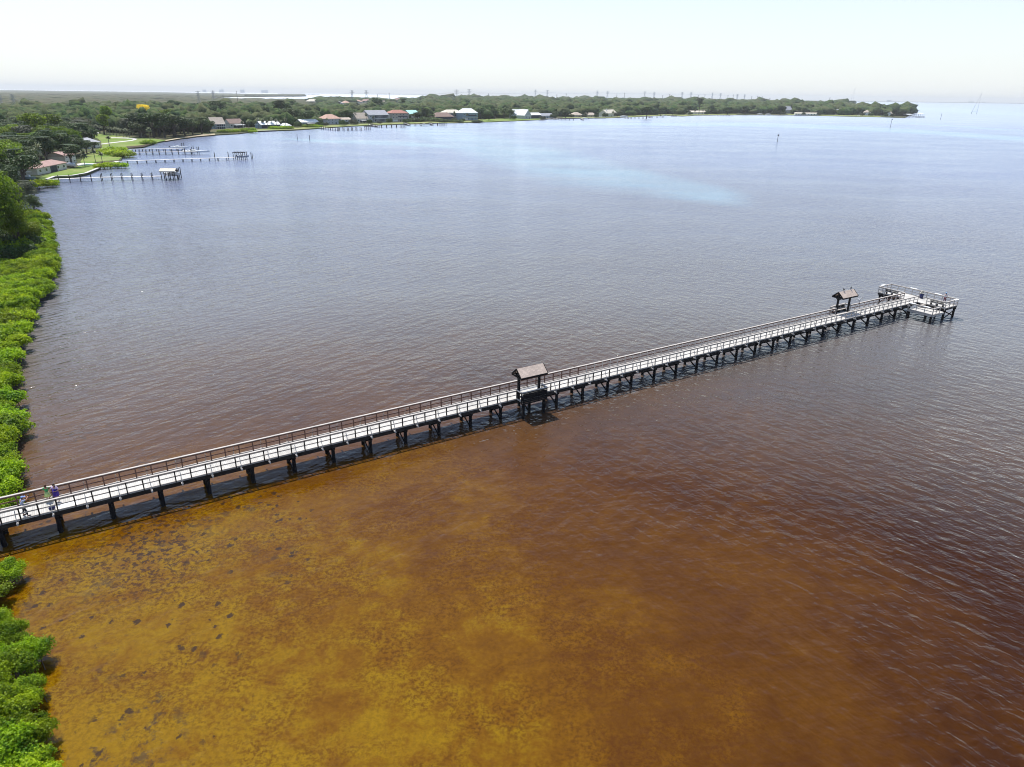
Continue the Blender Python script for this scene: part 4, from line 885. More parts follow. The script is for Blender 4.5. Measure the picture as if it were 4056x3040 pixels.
def boat(label, p, rz, L=7, Bm=2.3, z=0.3, hull='white', top=None, cover=False, cat='boat', group=None):
    t = thing('boat', label, cat, (p.x, p.y, z), rz, group)
    bm = B(); st = []
    for i in range(9):
        u_ = i/8; wv = Bm/2*(1-max(0, (u_-.45)/.55)**2.2)*(.92 if u_ < .1 else 1); x = -L/2+L*u_; sh_ = .9+.35*u_**2
        st.append([bm.verts.new(q) for q in ((x, -wv, sh_), (x, -wv*.82, .25), (x, 0, 0+.25*u_**3), (x, wv*.82, .25), (x, wv, sh_))])
    for a, b in zip(st, st[1:]):
        for i in range(4): bm.faces.new((a[i], a[i+1], b[i+1], b[i]))
        bm.faces.new((a[4], a[0], b[0], b[4]))
    bm.faces.new(st[0][::-1]); bmesh.ops.recalc_face_normals(bm, faces=bm.faces[:]); mk('hull', bm, hull, t)
    if cover:
        bm = B(); bmesh.ops.create_icosphere(bm, subdivisions=3, radius=1, matrix=Matrix.Translation((-L*.03, 0, .95)) @ Matrix.Diagonal((L*.46, Bm*.5, .8, 1))); mk('cover', bm, 'white', t, smooth=True)
    else:
        bm = B(); box(bm, (-.1*L, 0, 1.25), (L*.16, Bm*.35, .9)); box(bm, (-.28*L, 0, 1.15), (.5, Bm*.6, .5)); mk('console', bm, 'white', t)
        bm = B(); box(bm, (-L/2-.2, 0, .9), (.4, .4, 1.0)); mk('outboard_motor', bm, 'black', t)
    if top:
        bm = B(); box(bm, (-.1*L, 0, 2.75), (L*.32, Bm*.8, .08)); tp = mk('canopy_top', bm, top, t)
        bm = B()
        for sx in (-.22, .04):
            for sy in (-.36, .36): bar(bm, (L*sx, Bm*sy, .9), (L*sx, Bm*sy, 2.75), .06)
        mk('canopy_frame', bm, 'steel', tp)
    return t
canopy_lift('boathouse with a bowed pale roof at the end of the nearest dock', 642, 694, 715, 3.5, 3.2, 'r_cream')
boat('white boat hanging under the pale-roofed boathouse', unp(678, 712, 0)+Vector((0, 2, 0)), -.35, 8, 2.6, 1.4, cover=True)
piles(['tall mooring pile right of the pale-roofed boathouse, leftmost of three', 'tall mooring pile right of the pale-roofed boathouse, middle of three', 'tallest leaning mooring pile right of the pale-roofed boathouse'], [(708, 711), (713, 709), (719, 706)], 4.3)
canopy_lift('open boathouse frame at the end of the longest dock', 926, 972, 634, 3.5, 4.5, 'frame')
boat('dark-hulled boat on the lift inside the open boathouse frame', unp(958, 632, 0)+Vector((0, 2, 0)), .1, 6, 2.2, .7, 'greywall')
piles(['left of two bare mooring piles beyond the longest dock', 'right of two bare mooring piles beyond the longest dock'], [(996, 629), (1001, 632)], 3.2, .16)
piles(['tall pile standing beside the longest dock near its middle', 'leaning tall pile beside the longest dock near its end'], [(852, 634), (906, 631)], 3.6, .2)
boat('slim white boat lifted at the end of the third dock', unp(778, 611, 0), 0.02, 15, 2.6, .8)
piles('pile of the lift holding the slim white boat', [(762, 608), (783, 608), (789, 607), (768, 603)], 3.4, .2)
boat('white boat on a low lift at the end of the farthest cove dock', unp(712, 596, 0), 0, 11, 2.6, .9)
piles(['left pile at the tip of the farthest cove dock', 'right pile at the tip of the farthest cove dock'], [(723, 595), (731, 594)], 4.0, .2)
boat('white covered boat parked beside the ranch house', unp(281, 662, .7), -.5, 8.5, 2.6, .9, cover=True)
boat('blue and white cabin boat parked left of the ranch house', unp(122, 713, .7), -.4, 6.5, 2.2, .8, 'bluewall', top='white')
piles(['lone stake in open water off the cove, the left one', 'lone stake in open water off the cove, the right one'], [(1178, 553), (1227, 557)], 3.6, .2, 'stakes in open water')
piles('lone stake standing far out right of the point', [(3725, 475)], 11, .28, 'stakes in open water')
t = thing('channel_marker', 'channel marker post with a small board in the middle of the bay', 'channel marker', unp(3079, 562, 0), 0)
bm = B(); cyl(bm, (0, 0, -2), (0, 0, 5.4), .2, .18, 8); mk('pile', bm, 'pile', t, smooth=True); bm = B(); box(bm, (0, -.25, 5.0), (1.2, .08, 1.1)); mk('board', bm, 'dark_wood', t)
t = thing('channel_marker', 'slim dark channel marker off the point', 'channel marker', unp(3526, 508, 0), 0)
bm = B(); cyl(bm, (0, 0, -2), (0, 0, 11), .24, .2, 8); mk('pile', bm, 'pile', t, smooth=True); bm = B(); box(bm, (0, -.5, 10.3), (1.2, .1, 1.2)); mk('board', bm, 'dark_wood', t)
FD = [('dock in front of the salmon-roofed house with grey piles', [(1268, 506), (1340, 512), (1445, 510)], 14), ('dock in front of the grey gabled house', [(1460, 494), (1500, 500), (1590, 500)], 12), ('dock below the turquoise-roofed house', [(1600, 488), (1620, 494), (1690, 493)], 9), ('short dock right of the turquoise-roofed house', [(1700, 488), (1712, 492.5), (1760, 492.5)], 6),
      ('dark dock left of centre on the far shore', [(2192, 469.5), (2230, 473), (2288, 474)], 10), ('dock with a blue-covered boat on the far shore', [(2300, 469), (2310, 473.5), (2336, 474)], 4), ('long low dock right of the beige house', [(2470, 465), (2500, 468.5), (2562, 468)], 9), ('dock with a lifted boat mid far shore', [(2565, 461), (2580, 465), (2646, 464.5)], 8), ('short dock on the grassy strip', [(2655, 459), (2685, 460.5)], 4), ('dark dock on the left of the wooded far shore', [(2838, 457), (2850, 457.8), (2900, 457.5)], 6),
      ('dock reaching off the tip of the point', [(3592, 463), (3628, 464), (3667, 464)], 8)]
for lb, pts, n in FD: dock(lb, pts, n, zt=1.5, w=2.2, post=1.2, pr=.3)
canopy_lift('grey boat lift frame at the end of the salmon house dock', 1446, 1468, 515, 3.0, 6, 'frame')
canopy_lift('boat lift frame off the red-roofed house', 1590, 1608, 506, 3.0, 6, 'frame')
canopy_lift('boathouse frame of grey piles right of the green hedge', 1746, 1768, 499, 4.0, 6, 'frame')
canopy_lift('white-roofed boathouse at the tip of the point', 3591, 3611, 468, 6.5, 9, 'r_white')
canopy_lift('white-roofed boathouse standing farthest off the point', 3636, 3658, 467, 7.0, 9, 'r_white')
boat('white boat on a lift below the turquoise-roofed house', unp(1684, 501, 0), 0, 11, 3, 1.0)
boat('boat with a blue-white cover at a far dock', unp(2316, 475, 0), 0, 9, 3.5, 1.0, cover=True)
boat('white boat parked ashore by the pale tan roof', unp(2368, 466, .7), 0, 13, 4, 1.2, top='white')
boat('white boat on a lift beside the beige house', unp(2471, 467.5, 0), 0, 13, 3, 1.5, cover=True)
boat('boat with a raised top at the mid far shore dock', unp(2631, 464.5, 0), 0, 10, 3.4, 1.3, top='white')
boat('white boat under trees, left of two near the point', unp(3010, 457, 0), 0, 13, 4, 1.2, cover=True)
boat('white boat under trees, right of two near the point', unp(3043, 457.5, 0), 0, 12, 4, 1.2, cover=True)
boat('small white boat on the bank towards the point', unp(3401, 461.5, 0), .9, 10, 4, 1.2)
boat('white boat on the lift between the boathouses of the point', unp(3620, 466, 0), 0, 12, 4, 2.0)
boat('tiny white motorboat far beyond the point', unp(3635, 438.5, 0), 0, 17, 5, 0.1, top='white')

# ------------------------------------------------------------------ pylons, poles and the crossing towers
def lattice(px, yt, yb_vis, wpx, label, group, dist=None, name='transmission_tower', arms=True, leg=None):
    base = dist if dist else unp(px, yb_vis+6, 0)
    t = thing(name, label, 'pylon', base, 0, group)
    lo, hi = 5, 200
    for _ in range(30):
        m = (lo+hi)/2
        if proj((base.x, base.y, m))[1] > yt: lo = m
        else: hi = m
    H = lo; k = ppm(base); w0 = wpx/k/2; w1 = w0*.32; r = max(.22, .5/k*1.0)
    bm = B(); n = 7
    def cn(z):
        w_ = w0+(w1-w0)*min(1, z/(H*.62)); return [Vector((sx*w_, sy*w_, z)) for sx, sy in ((-1, -1), (1, -1), (1, 1), (-1, 1))]
    zs = [H*i/n for i in range(n+1)]
    for a, b in zip(zs, zs[1:]):
        A_, B_ = cn(a), cn(b)
        for i in range(4): bar(bm, A_[i], B_[i], r); bar(bm, A_[i], B_[(i+1) % 4], r*.7); bar(bm, B_[i], B_[(i+1) % 4], r*.7)
    mk('mast', bm, 'steel', t)
    if arms:
        for z in (H*.70, H*.82, H*.95):
            bm = B(); bar(bm, (-w0*1.5, 0, z), (w0*1.5, 0, z), r); bar(bm, (-w0*1.5, 0, z), (0, 0, z+H*.05), r*.7); bar(bm, (w0*1.5, 0, z), (0, 0, z+H*.05), r*.7); mk('cross_arm', bm, 'steel', t)
    return t, H
LAT = [(13, 378, 436, 20), (63.5, 374, 440, 20), (792, 361, 418, 14), (848, 360, 396, 12), (1397, 359, 402, 13), (1453, 359, 398, 12), (1809, 356, 399, 12), (1859, 354, 397, 11), (2120, 356, 396, 9), (2167, 358, 394, 9), (2364, 360, 390, 9), (2405, 361, 390, 8), (2552, 363, 390, 8), (2589, 365, 391, 8), (2700, 366, 391, 7), (2735, 366, 391, 7), (2819, 368, 393, 7), (2852, 370, 394, 7), (2918, 374, 396, 7), (2947, 375, 396, 6)]
POL = [(890, 376, 424), (944, 361, 415), (1496, 375, 396), (1543, 368, 398), (1901, 376, 400), (1935, 371, 400), (2205, 375, 393), (2242, 371, 392), (2442, 375, 392), (2472, 368, 397), (2623, 378, 395), (2650, 374, 395), (2765, 378, 394), (2790, 374, 395), (2881, 378, 397), (2902, 375, 397), (2975, 382, 399), (2998, 380, 400), (3017, 383, 400), (3047, 388, 402), (3284, 387, 403)]
LT = {}
for i, (x, yt, yb, w) in enumerate(LAT):
    o, H = lattice(x, yt, yb, w, '%s steel lattice pylon from the left along the horizon' % ordn(i), 'lattice pylons on the horizon'); LT[i] = (o.location.copy(), H)
for i, (x, yt, yb) in enumerate(POL):
    base = unp(x, yb+5, 0); k = ppm(base); lo, hi = 5, 200
    for _ in range(30):
        m = (lo+hi)/2
        if proj((base.x, base.y, m))[1] > yt: lo = m
        else: hi = m
    t = thing('power_pole', '%s single power pole from the left among the distant pylons' % ordn(i), 'power pole', base, 0, 'single power poles on the horizon')
    bm = B(); cyl(bm, (0, 0, 0), (0, 0, lo), max(.3, .9/k), max(.22, .6/k), 8); mk('pole', bm, 'trunk', t, smooth=True)
    bm = B()
    for z in (.86, .93): box(bm, (0, 0, lo*z), (3.5/k*2, max(.2, .5/k), max(.2, .5/k)))
    mk('cross_arm', bm, 'steel', t)
def cable(a, b, sag, label, r):
    bm = B(); n = 10; pr = None
    for i in range(n+1):
        u_ = i/n; p = a.lerp(b, u_)-Vector((0, 0, sag*4*u_*(1-u_)))
        if pr is not None: bar(bm, pr, p, r)
        pr = p
    o = mk('power_cable', bm, 'steel'); tag(o, label, 'cable', 'cables between the pylons')
for i in range(2, 17):
    if i in (3,): continue
    j = i+2
    if j in LT:
        a, b = LT[i][0]+Vector((0, 0, LT[i][1]*.8)), LT[j][0]+Vector((0, 0, LT[j][1]*.8))
        cable(a, b, 9, 'thin cable strung between the %s and %s pylons' % (ordn(i), ordn(j)), max(.25, .28/ppm(a)))
for x, yb, yt, lx, lb in ((3868, 453, 371, 3847, 'tall A-shaped crossing tower standing in the water right of the point'), (3378, 403, 349, 3369, 'tall A-shaped crossing tower rising behind the point')):
    base = unp(x, yb, 0); k = ppm(base); lo, hi = 5, 300
    for _ in range(30):
        m = (lo+hi)/2
        if proj((base.x, base.y, m))[1] > yt: lo = m
        else: hi = m
    H = lo; dx = (lx-x)/k; t = thing('crossing_tower', lb, 'pylon', base, 0, 'A-shaped crossing towers'); r = max(.3, .38/k)
    for nm, x0_ in (('mast', 0.0), ('slanting_leg', dx)):
        bm = B()
        for yy in (-r*1.2, r*1.2): bar(bm, (x0_+yy*.4, yy*2, 4), (yy*.3, 0, H), r*.6)
        for q in range(1, 14):
            u_ = q/14; c = Vector((x0_*(1-u_), 0, 4+(H-4)*u_)); bar(bm, c-Vector((0, r*2*(1-u_), 0)), c+Vector((0, r*2*(1-u_), H*.05)), r*.35)
        mk(nm, bm, 'steel', t)
    bm = B(); bar(bm, (dx, 0, 6), (0, 0, 6), r*1.6); mk('platform', bm, 'steel', t)
    for x0_ in (dx, 0):
        bm = B(); bar(bm, (x0_, 0, -2), (x0_, 0, 6), r*3.2); mk('pier_base', bm, 'concrete', t)
# hazy buildings on the far coast
for i, (x, w, yt) in enumerate(((812, 14, 356), (880, 18, 356), (962, 16, 356), (1050, 26, 358), (3520, 18, 397), (3845, 20, 402), (3895, 12, 404))):
    far = unp(x, 374 if x < 2000 else (405+(x-3500)*.0136), 0); far = far.normalized()*22000; far.z = 0; k = ppm(far); lo = 60
    t = thing('building', '%s hazy block from the left on the far coast' % ordn(i), 'building', far, 0, 'hazy buildings on the far coast')
    lo, hi = 5, 110
    for _ in range(30):
        m = (lo+hi)/2
        if proj((far.x, far.y, m))[1] > yt: lo = m
        else: hi = m
    bm = B(); box(bm, (0, 0, lo/2), (w/k, 40, lo)); box(bm, (w/k*.2, 0, lo+2), (w/k*.3, 20, 4)); mk('wall', bm, 'white', t)
    bm = B()
    for z in range(4, int(lo)-2, 6): box(bm, (0, -20.3, z), (w/k*.9, .4, 2.4))
    mk('windows', bm, 'greywall', t)

# ------------------------------------------------------------------ vegetation prototypes
def leaf_cloud(centers, radii, n, size, seed, squash=.8, inner=.55, flat=.5, rough=.13):
    r_ = np.random.default_rng(seed); C_ = np.array(centers); R_ = np.array(radii)
    w_ = R_**2; idx = r_.choice(len(C_), n, p=w_/w_.sum())
    d = r_.normal(size=(n, 3)); d /= np.linalg.norm(d, axis=1)[:, None]; d[:, 2] = np.where(d[:, 2] < -.35, -d[:, 2], d[:, 2])
    rr = R_[idx]*(inner+(1-inner)*r_.random(n)**.45)*(1+rough*np.sin(d[:, 0]*9+idx)*np.cos(d[:, 1]*8+d[:, 2]*7))
    P = C_[idx]+d*rr[:, None]*np.array([1, 1, squash])
    nrm = d*.75+r_.normal(size=(n, 3))*flat+np.array([0, 0, .35]); nrm /= np.linalg.norm(nrm, axis=1)[:, None]
    a = np.cross(nrm, r_.normal(size=(n, 3))); a /= np.linalg.norm(a, axis=1)[:, None]; b = np.cross(nrm, a)
    s = size*(.6+.8*r_.random(n))[:, None]
    V_ = np.stack([P-a*s*.5, P-b*s*.34+nrm*s*.05, P+a*s*.5, P+b*s*.34+nrm*s*.05], 1).reshape(-1, 3)
    return V_, np.arange(4*n).reshape(n, 4)
TREE_MESH = {}
def tree_proto(key, H, Wd, nl, n, size, seed, trunk_h=.35, squash=.75):
    r_ = random.Random(seed); cs = []; rs = []
    for i in range(nl):
        a = r_.random()*6.283; q = Wd*.5*(r_.random()**.6)*.68; z = H*(trunk_h+.18+(.62-trunk_h*.3)*r_.random()*(1-.5*(q/(Wd*.5))**2)); cs.append((q*math.cos(a), q*math.sin(a), z)); rs.append(Wd*(.16+.12*r_.random()))
    cs.append((0, 0, H*.72)); rs.append(Wd*.3)
    V_, F_ = leaf_cloud(cs, rs, n, size, seed, squash); V_[:, 2] = np.minimum(V_[:, 2], H*1.02+.0*V_[:, 2])
    crown = np_mesh(key+'_crown', V_, F_, None)
    bm = B(); lean = Vector((r_.uniform(-.06, .06)*H, r_.uniform(-.06, .06)*H, H*trunk_h)); cyl(bm, (0, 0, -.3), lean, Wd*.045, Wd*.03, 7)
    for c, rr in list(zip(cs, rs))[:6]: cyl(bm, lean*.92, Vector(c)-Vector((0, 0, rr*.25)), Wd*.022, Wd*.008, 5)
    trunk = bpy.data.meshes.new(key+'_trunk'); bm.to_mesh(trunk); bm.free(); trunk.materials.append(M['trunk'])
    TREE_MESH[key] = (crown, trunk, H, Wd)
tree_proto('oakA', 10, 11, 11, 2600, .62, 1, .30); tree_proto('oakB', 10, 10, 9, 2400, .6, 2, .33, .85); tree_proto('oakC', 10, 8, 8, 2000, .55, 3, .38, .95); tree_proto('pine', 10, 6, 9, 1500, .5, 4, .45, .8)
tree_proto('bigA', 10, 9, 16, 9000, .34, 5, .25, .85); tree_proto('bigB', 10, 10, 18, 9000, .34, 6, .22, .75)
def palm_proto(key, H, n, Lf, seed, fat=1.0):
    r_ = random.Random(seed); V_ = []; F_ = []
    top = Vector((r_.uniform(-.5, .5), r_.uniform(-.5, .5), H))
    for i in range(n):
        a = 6.283*i/n*2.4+r_.random()*.5; el = rad(r_.uniform(-35, 75)); L = Lf*r_.uniform(.8, 1.1); p = top.copy(); d = Vector((math.cos(a)*math.cos(el), math.sin(a)*math.cos(el), math.sin(el))); side = Vector((-math.sin(a), math.cos(a), 0)); prev = None; N = 5
        for k in range(N+1):
            u_ = k/N; w_ = .42*fat*math.sin(math.pi*min(.97, .12+u_*.85)); row = [p+side*w_-Vector((0, 0, w_*.55)), p, p-side*w_-Vector((0, 0, w_*.55))]
            b = len(V_); V_ += [tuple(x) for x in row]
            if prev is not None: F_ += [(prev, b, b+1, prev+1), (prev+1, b+1, b+2, prev+2)]
            prev = b; p = p+d*(L/N); d = (d-Vector((0, 0, .24))).normalized()
    crown = np_mesh(key+'_fronds', np.array(V_), np.array(F_), None)
    bm = B(); z = 0; pr = Vector((0, 0, -.3))
    for k in range(1, 6):
        q = Vector((top.x*(k/5)**2, top.y*(k/5)**2, H*k/5)); cyl(bm, pr, q, .2 if k > 1 else .24, .18, 7); pr = q
    trunk = bpy.data.meshes.new(key+'_trunk'); bm.to_mesh(trunk); bm.free(); trunk.materials.append(M['palmtrunk']); TREE_MESH[key] = (crown, trunk, H, Lf*2)
palm_proto('palmA', 7, 34, 2.1, 11, 1.2); palm_proto('palmB', 6, 30, 2.4, 12, 1.1); palm_proto('date', 5.5, 46, 3.2, 13, 1.0)
def bush_proto(key, Wd, H, n, size, nl, seed):
    r_ = random.Random(seed); cs = []; rs = []
    for i in range(nl):
        a = r_.random()*6.283; q = Wd*.5*(r_.random()**.55)*.72; z = H*(.35+.3*r_.random()*(1-(q/(Wd*.5))**2)); cs.append((q*math.cos(a), q*math.sin(a), z)); rs.append(Wd*((.15+.1*r_.random()) if nl < 20 else (.075+.085*r_.random())))
    V_, F_ = leaf_cloud(cs, rs, n, size, seed, .95, .3, .75, .34); V_[:, 2] = np.maximum(V_[:, 2], .15)
    crown = np_mesh(key+'_leaves', V_, F_, None); bm = B()
    for i in range(9):
        a = 6.283*i/9; q = Wd*.3*r_.random()+.1; bm_top = Vector((q*math.cos(a), q*math.sin(a), H*.6)); cyl(bm, (q*1.15*math.cos(a), q*1.15*math.sin(a), -.6), bm_top, .04, .03, 5)
    trunk = bpy.data.meshes.new(key+'_stems'); bm.to_mesh(trunk); bm.free(); trunk.materials.append(M['trunk']); TREE_MESH[key] = (crown, trunk, H, Wd)
bush_proto('bushA', 4, 2.6, 15000, .125, 34, 21); bush_proto('bushB', 4, 2.4, 15000, .125, 40, 22); bush_proto('bushFar', 6, 2.6, 3200, .34, 16, 23); bush_proto('bushMid', 5, 3.0, 11000, .19, 40, 24); bush_proto('bushMidB', 5, 3.0, 11000, .19, 34, 25)
def plant(key, mat, p, H, Wd, name, label, cat, group=None, part='crown', rz=None, tpart='trunk', single=False):
    crown, trunk, h0, w0 = TREE_MESH[key]; mk_ = (key, mat)
    if mk_ not in MESHMAT:
        c = crown.copy(); c.name = crown.name+'_'+mat; c.materials.clear(); c.materials.append(M[mat]); MESHMAT[mk_] = c
    t = thing(name, label, cat, p, random.random()*6.283 if rz is None else rz, group); t.scale = (Wd/w0, Wd/w0, H/h0)
    o = bpy.data.objects.new(part, MESHMAT[mk_]); COL.objects.link(o); o.parent = t
    o = bpy.data.objects.new(tpart, trunk); COL.objects.link(o); o.parent = t
    return t
MESHMAT = {}
def solve_h(p, row):
    lo, hi = .5, 60
    for _ in range(25):
        m = (lo+hi)/2
        if proj((p.x, p.y, m))[1] > row: lo = m
        else: hi = m
    return lo

# --- mangroves in the near left (bottom) corner: pixel centre of the canopy, height, width
near_m = [(20, 2255, 2.0, 3.2), (-60, 2330, 2.2, 4.0), (-40, 2480, 2.3, 3.6), (50, 2500, 1.9, 2.6), (110, 2580, 2.2, 3.2), (10, 2640, 2.6, 4.0), (-90, 2620, 2.8, 4.5), (95, 2740, 2.0, 3.0), (20, 2790, 2.6, 4.0), (-90, 2800, 2.9, 4.4), (110, 2890, 2.4, 3.4), (20, 2960, 2.8, 4.2), (-100, 2980, 2.8, 4.4), (120, 3060, 2.4, 3.6), (10, 3160, 2.8, 4.4), (-110, 3180, 2.8, 4.2)]
for i, (x, y, h, w) in enumerate(near_m):
    p = unp(x-14, y, h*.6); p.z = 0
    plant('bushA' if i % 2 else 'bushB', 'leaf_mangrove', p, h, w, 'mangrove', '%s mangrove counted down from the pier in the near bottom left corner' % ordn(i), 'mangrove', 'mangroves in the near left corner', tpart='stems')
# --- mangrove thicket above the pier along the left shore
EDGE = [(25, 1985), (5, 1930), (20, 1870), (48, 1815), (30, 1740), (25, 1660), (38, 1585), (20, 1500), (38, 1420), (60, 1330), (95, 1265), (130, 1195), (180, 1140), (205, 1075), (215, 1045), (205, 1010), (208, 960), (195, 915), (190, 885), (165, 862), (145, 835)]
edge_w = [unp(x, y, 1.6) for x, y in EDGE]; edge_pts = []
for a_, b_ in zip(edge_w, edge_w[1:]):
    L = (b_-a_).length; q = 0.0
    while q < L: edge_pts.append(a_.lerp(b_, q/L)); q += random.uniform(2.4, 3.6)
for i, p in enumerate(edge_pts):
    p = p.copy(); p.z = 0; p.x -= random.uniform(1.1, 3.0); d_ = p.length; w = random.uniform(3.4, 5.0)*(1 if d_ < 110 else 1.3); h = random.uniform(2.3, 3.4)*(1 if d_ < 110 else 1.2)
    plant('bushMid' if i % 2 else 'bushMidB', 'leaf_mangrove' if i % 9 != 5 else 'leaf_bright', p, h, w, 'mangrove', '%s mangrove up the water edge of the left shore, counted from the pier' % ordn(i), 'mangrove', 'mangroves along the left shore', tpart='stems')
inner = []
for i in range(2200):
    y = 1030+ (i/2200)**1.3*900; x = random.uniform(-140, 185)
    lim = np.interp(y, [1030, 1100, 1200, 1300, 1450, 1600, 1900], [190, 160, 90, 55, 5, -10, -30])
    if x > lim: continue
    p = unp(x, y, 2.0)
    if any((p-q).length < 2.6 for q in inner): continue
    inner.append(p.copy())
for i, p in enumerate(inner):
    p = p.copy(); p.z = 0
    plant(random.choice(['bushMid', 'bushMidB']), 'leaf_mangrove', p, random.uniform(2.4, 3.4), random.uniform(4.6, 6.4), 'mangrove', 'bright green mangrove inside the dense thicket left of the water', 'mangrove', 'mangroves inside the left shore thicket', tpart='stems')
# --- small mangrove clumps in the cove
cm = [(115, 742, 3, 7.5, 'clump beside the blue and white boat'), (150, 735, 3, 8, 'clump between the boat and the nearest dock'), (185, 733, 2.6, 7, 'clump left of the nearest dock'), (205, 725, 2.2, 5.5, 'small clump under the nearest dock'), (410, 662, 2.6, 9, 'left of the clump by the seawall corner'), (440, 658, 2.6, 10, 'middle of the clump by the seawall corner'), (472, 658, 2.4, 9, 'right of the clump by the seawall corner'),
      (430, 606, 3, 16, 'left of the big bright clump by the docks'), (462, 612, 3, 16, 'middle of the big bright clump by the docks'), (490, 618, 2.8, 13, 'right of the big bright clump by the docks'), (455, 596, 2.8, 15, 'back of the big bright clump by the docks'), (578, 569, 2.6, 10, 'left of the round clump on the lawn tip'), (600, 568, 2.4, 9, 'right of the round clump on the lawn tip'), (585, 562, 2.2, 7, 'top of the round clump on the lawn tip')]
for x, y, h, w, lb in cm:
    p = unp(x, y, 1.0); p.z = 0
    plant('bushFar', 'leaf_mangrove', p, h, w, 'mangrove', 'bright mangrove, '+lb, 'mangrove', 'mangrove clumps in the cove', tpart='stems')
for i, (x, y, h, w) in enumerate(((1180, 505, 6, 9), (1266, 501, 5, 9), (1291, 499, 4, 7), (1356, 497, 6, 8), (1369, 496, 4, 7), (1398, 494, 6, 10), (1409, 493, 4, 8), (1466, 490, 5, 8), (1505, 490, 3, 6), (1544, 488, 6, 9), (1612, 487, 5, 10), (1800, 482, 5, 8), (1835, 482, 4, 7), (2036, 474, 6, 9), (2148, 474, 5, 10), (2194, 470, 7, 12), (2262, 467, 6, 11), (2313, 467, 6, 9), (2362, 466, 6, 10), (2396, 465, 7, 11), (2446, 464, 8, 12), (2734, 456, 6, 9), (2801, 455, 7, 12), (3104, 455, 7, 11), (3182, 457, 6, 9), (3246, 458, 7, 12), (3416, 460, 7, 11), (3450, 461, 7, 12), (3508, 463, 7, 10), (3534, 464, 7, 10))):
    p = unp(x, y, 1.0); p.z = .3
    plant('bushFar', ('leaf_mid', 'leaf_dark', 'leaf_olive')[i % 3], p, h, w, 'shrub', '%s garden shrub from the left between the houses of the far shore' % ordn(i), 'shrub', 'garden shrubs on the far shore', tpart='stems')
for x, y, h, w, lb in ((890, 524, 3, 14, 'left of the low green belt at the water'), (925, 522, 3, 15, 'second in the low green belt at the water'), (960, 520, 3, 15, 'third in the low green belt at the water'), (993, 517, 3, 14, 'right of the low green belt at the water'), (1000, 523, 2.5, 9, 'corner bush by the dark seawall'), (1113, 510, 3.4, 20, 'left half of the round bush beside the white canopy'), (1140, 510, 3.2, 16, 'right half of the round bush beside the white canopy'), (1225, 503, 3.2, 18, 'left half of the bush by the salmon house dock'), (1250, 503, 3, 16, 'right half of the bush by the salmon house dock'),
                       (1640, 482, 5, 22, 'left end of the dark hedge below the turquoise roof'), (1665, 481, 5, 24, 'second part of the hedge below the turquoise roof'), (1690, 480, 6, 24, 'third part of the hedge below the turquoise roof'), (1720, 481, 5, 24, 'right end of the hedge below the turquoise roof'), (1750, 483, 4, 18, 'hedge bush below the brown hip roof'), (1772, 483, 3.6, 16, 'last hedge bush beside the tan house'), (1818, 484, 3.6, 15, 'round dark bush at the water by the white roof'), (1893, 484, 3.2, 18, 'flat dark bush at the water right of the white roof')):
    p = unp(x, y, 1.0); p.z = 0
    plant('bushFar', 'leaf_mangrove' if x < 1300 else 'leaf_mid', p, h, w, 'shrub', 'green shrub, '+lb, 'shrub', 'waterfront shrubs on the far shore', tpart='stems')

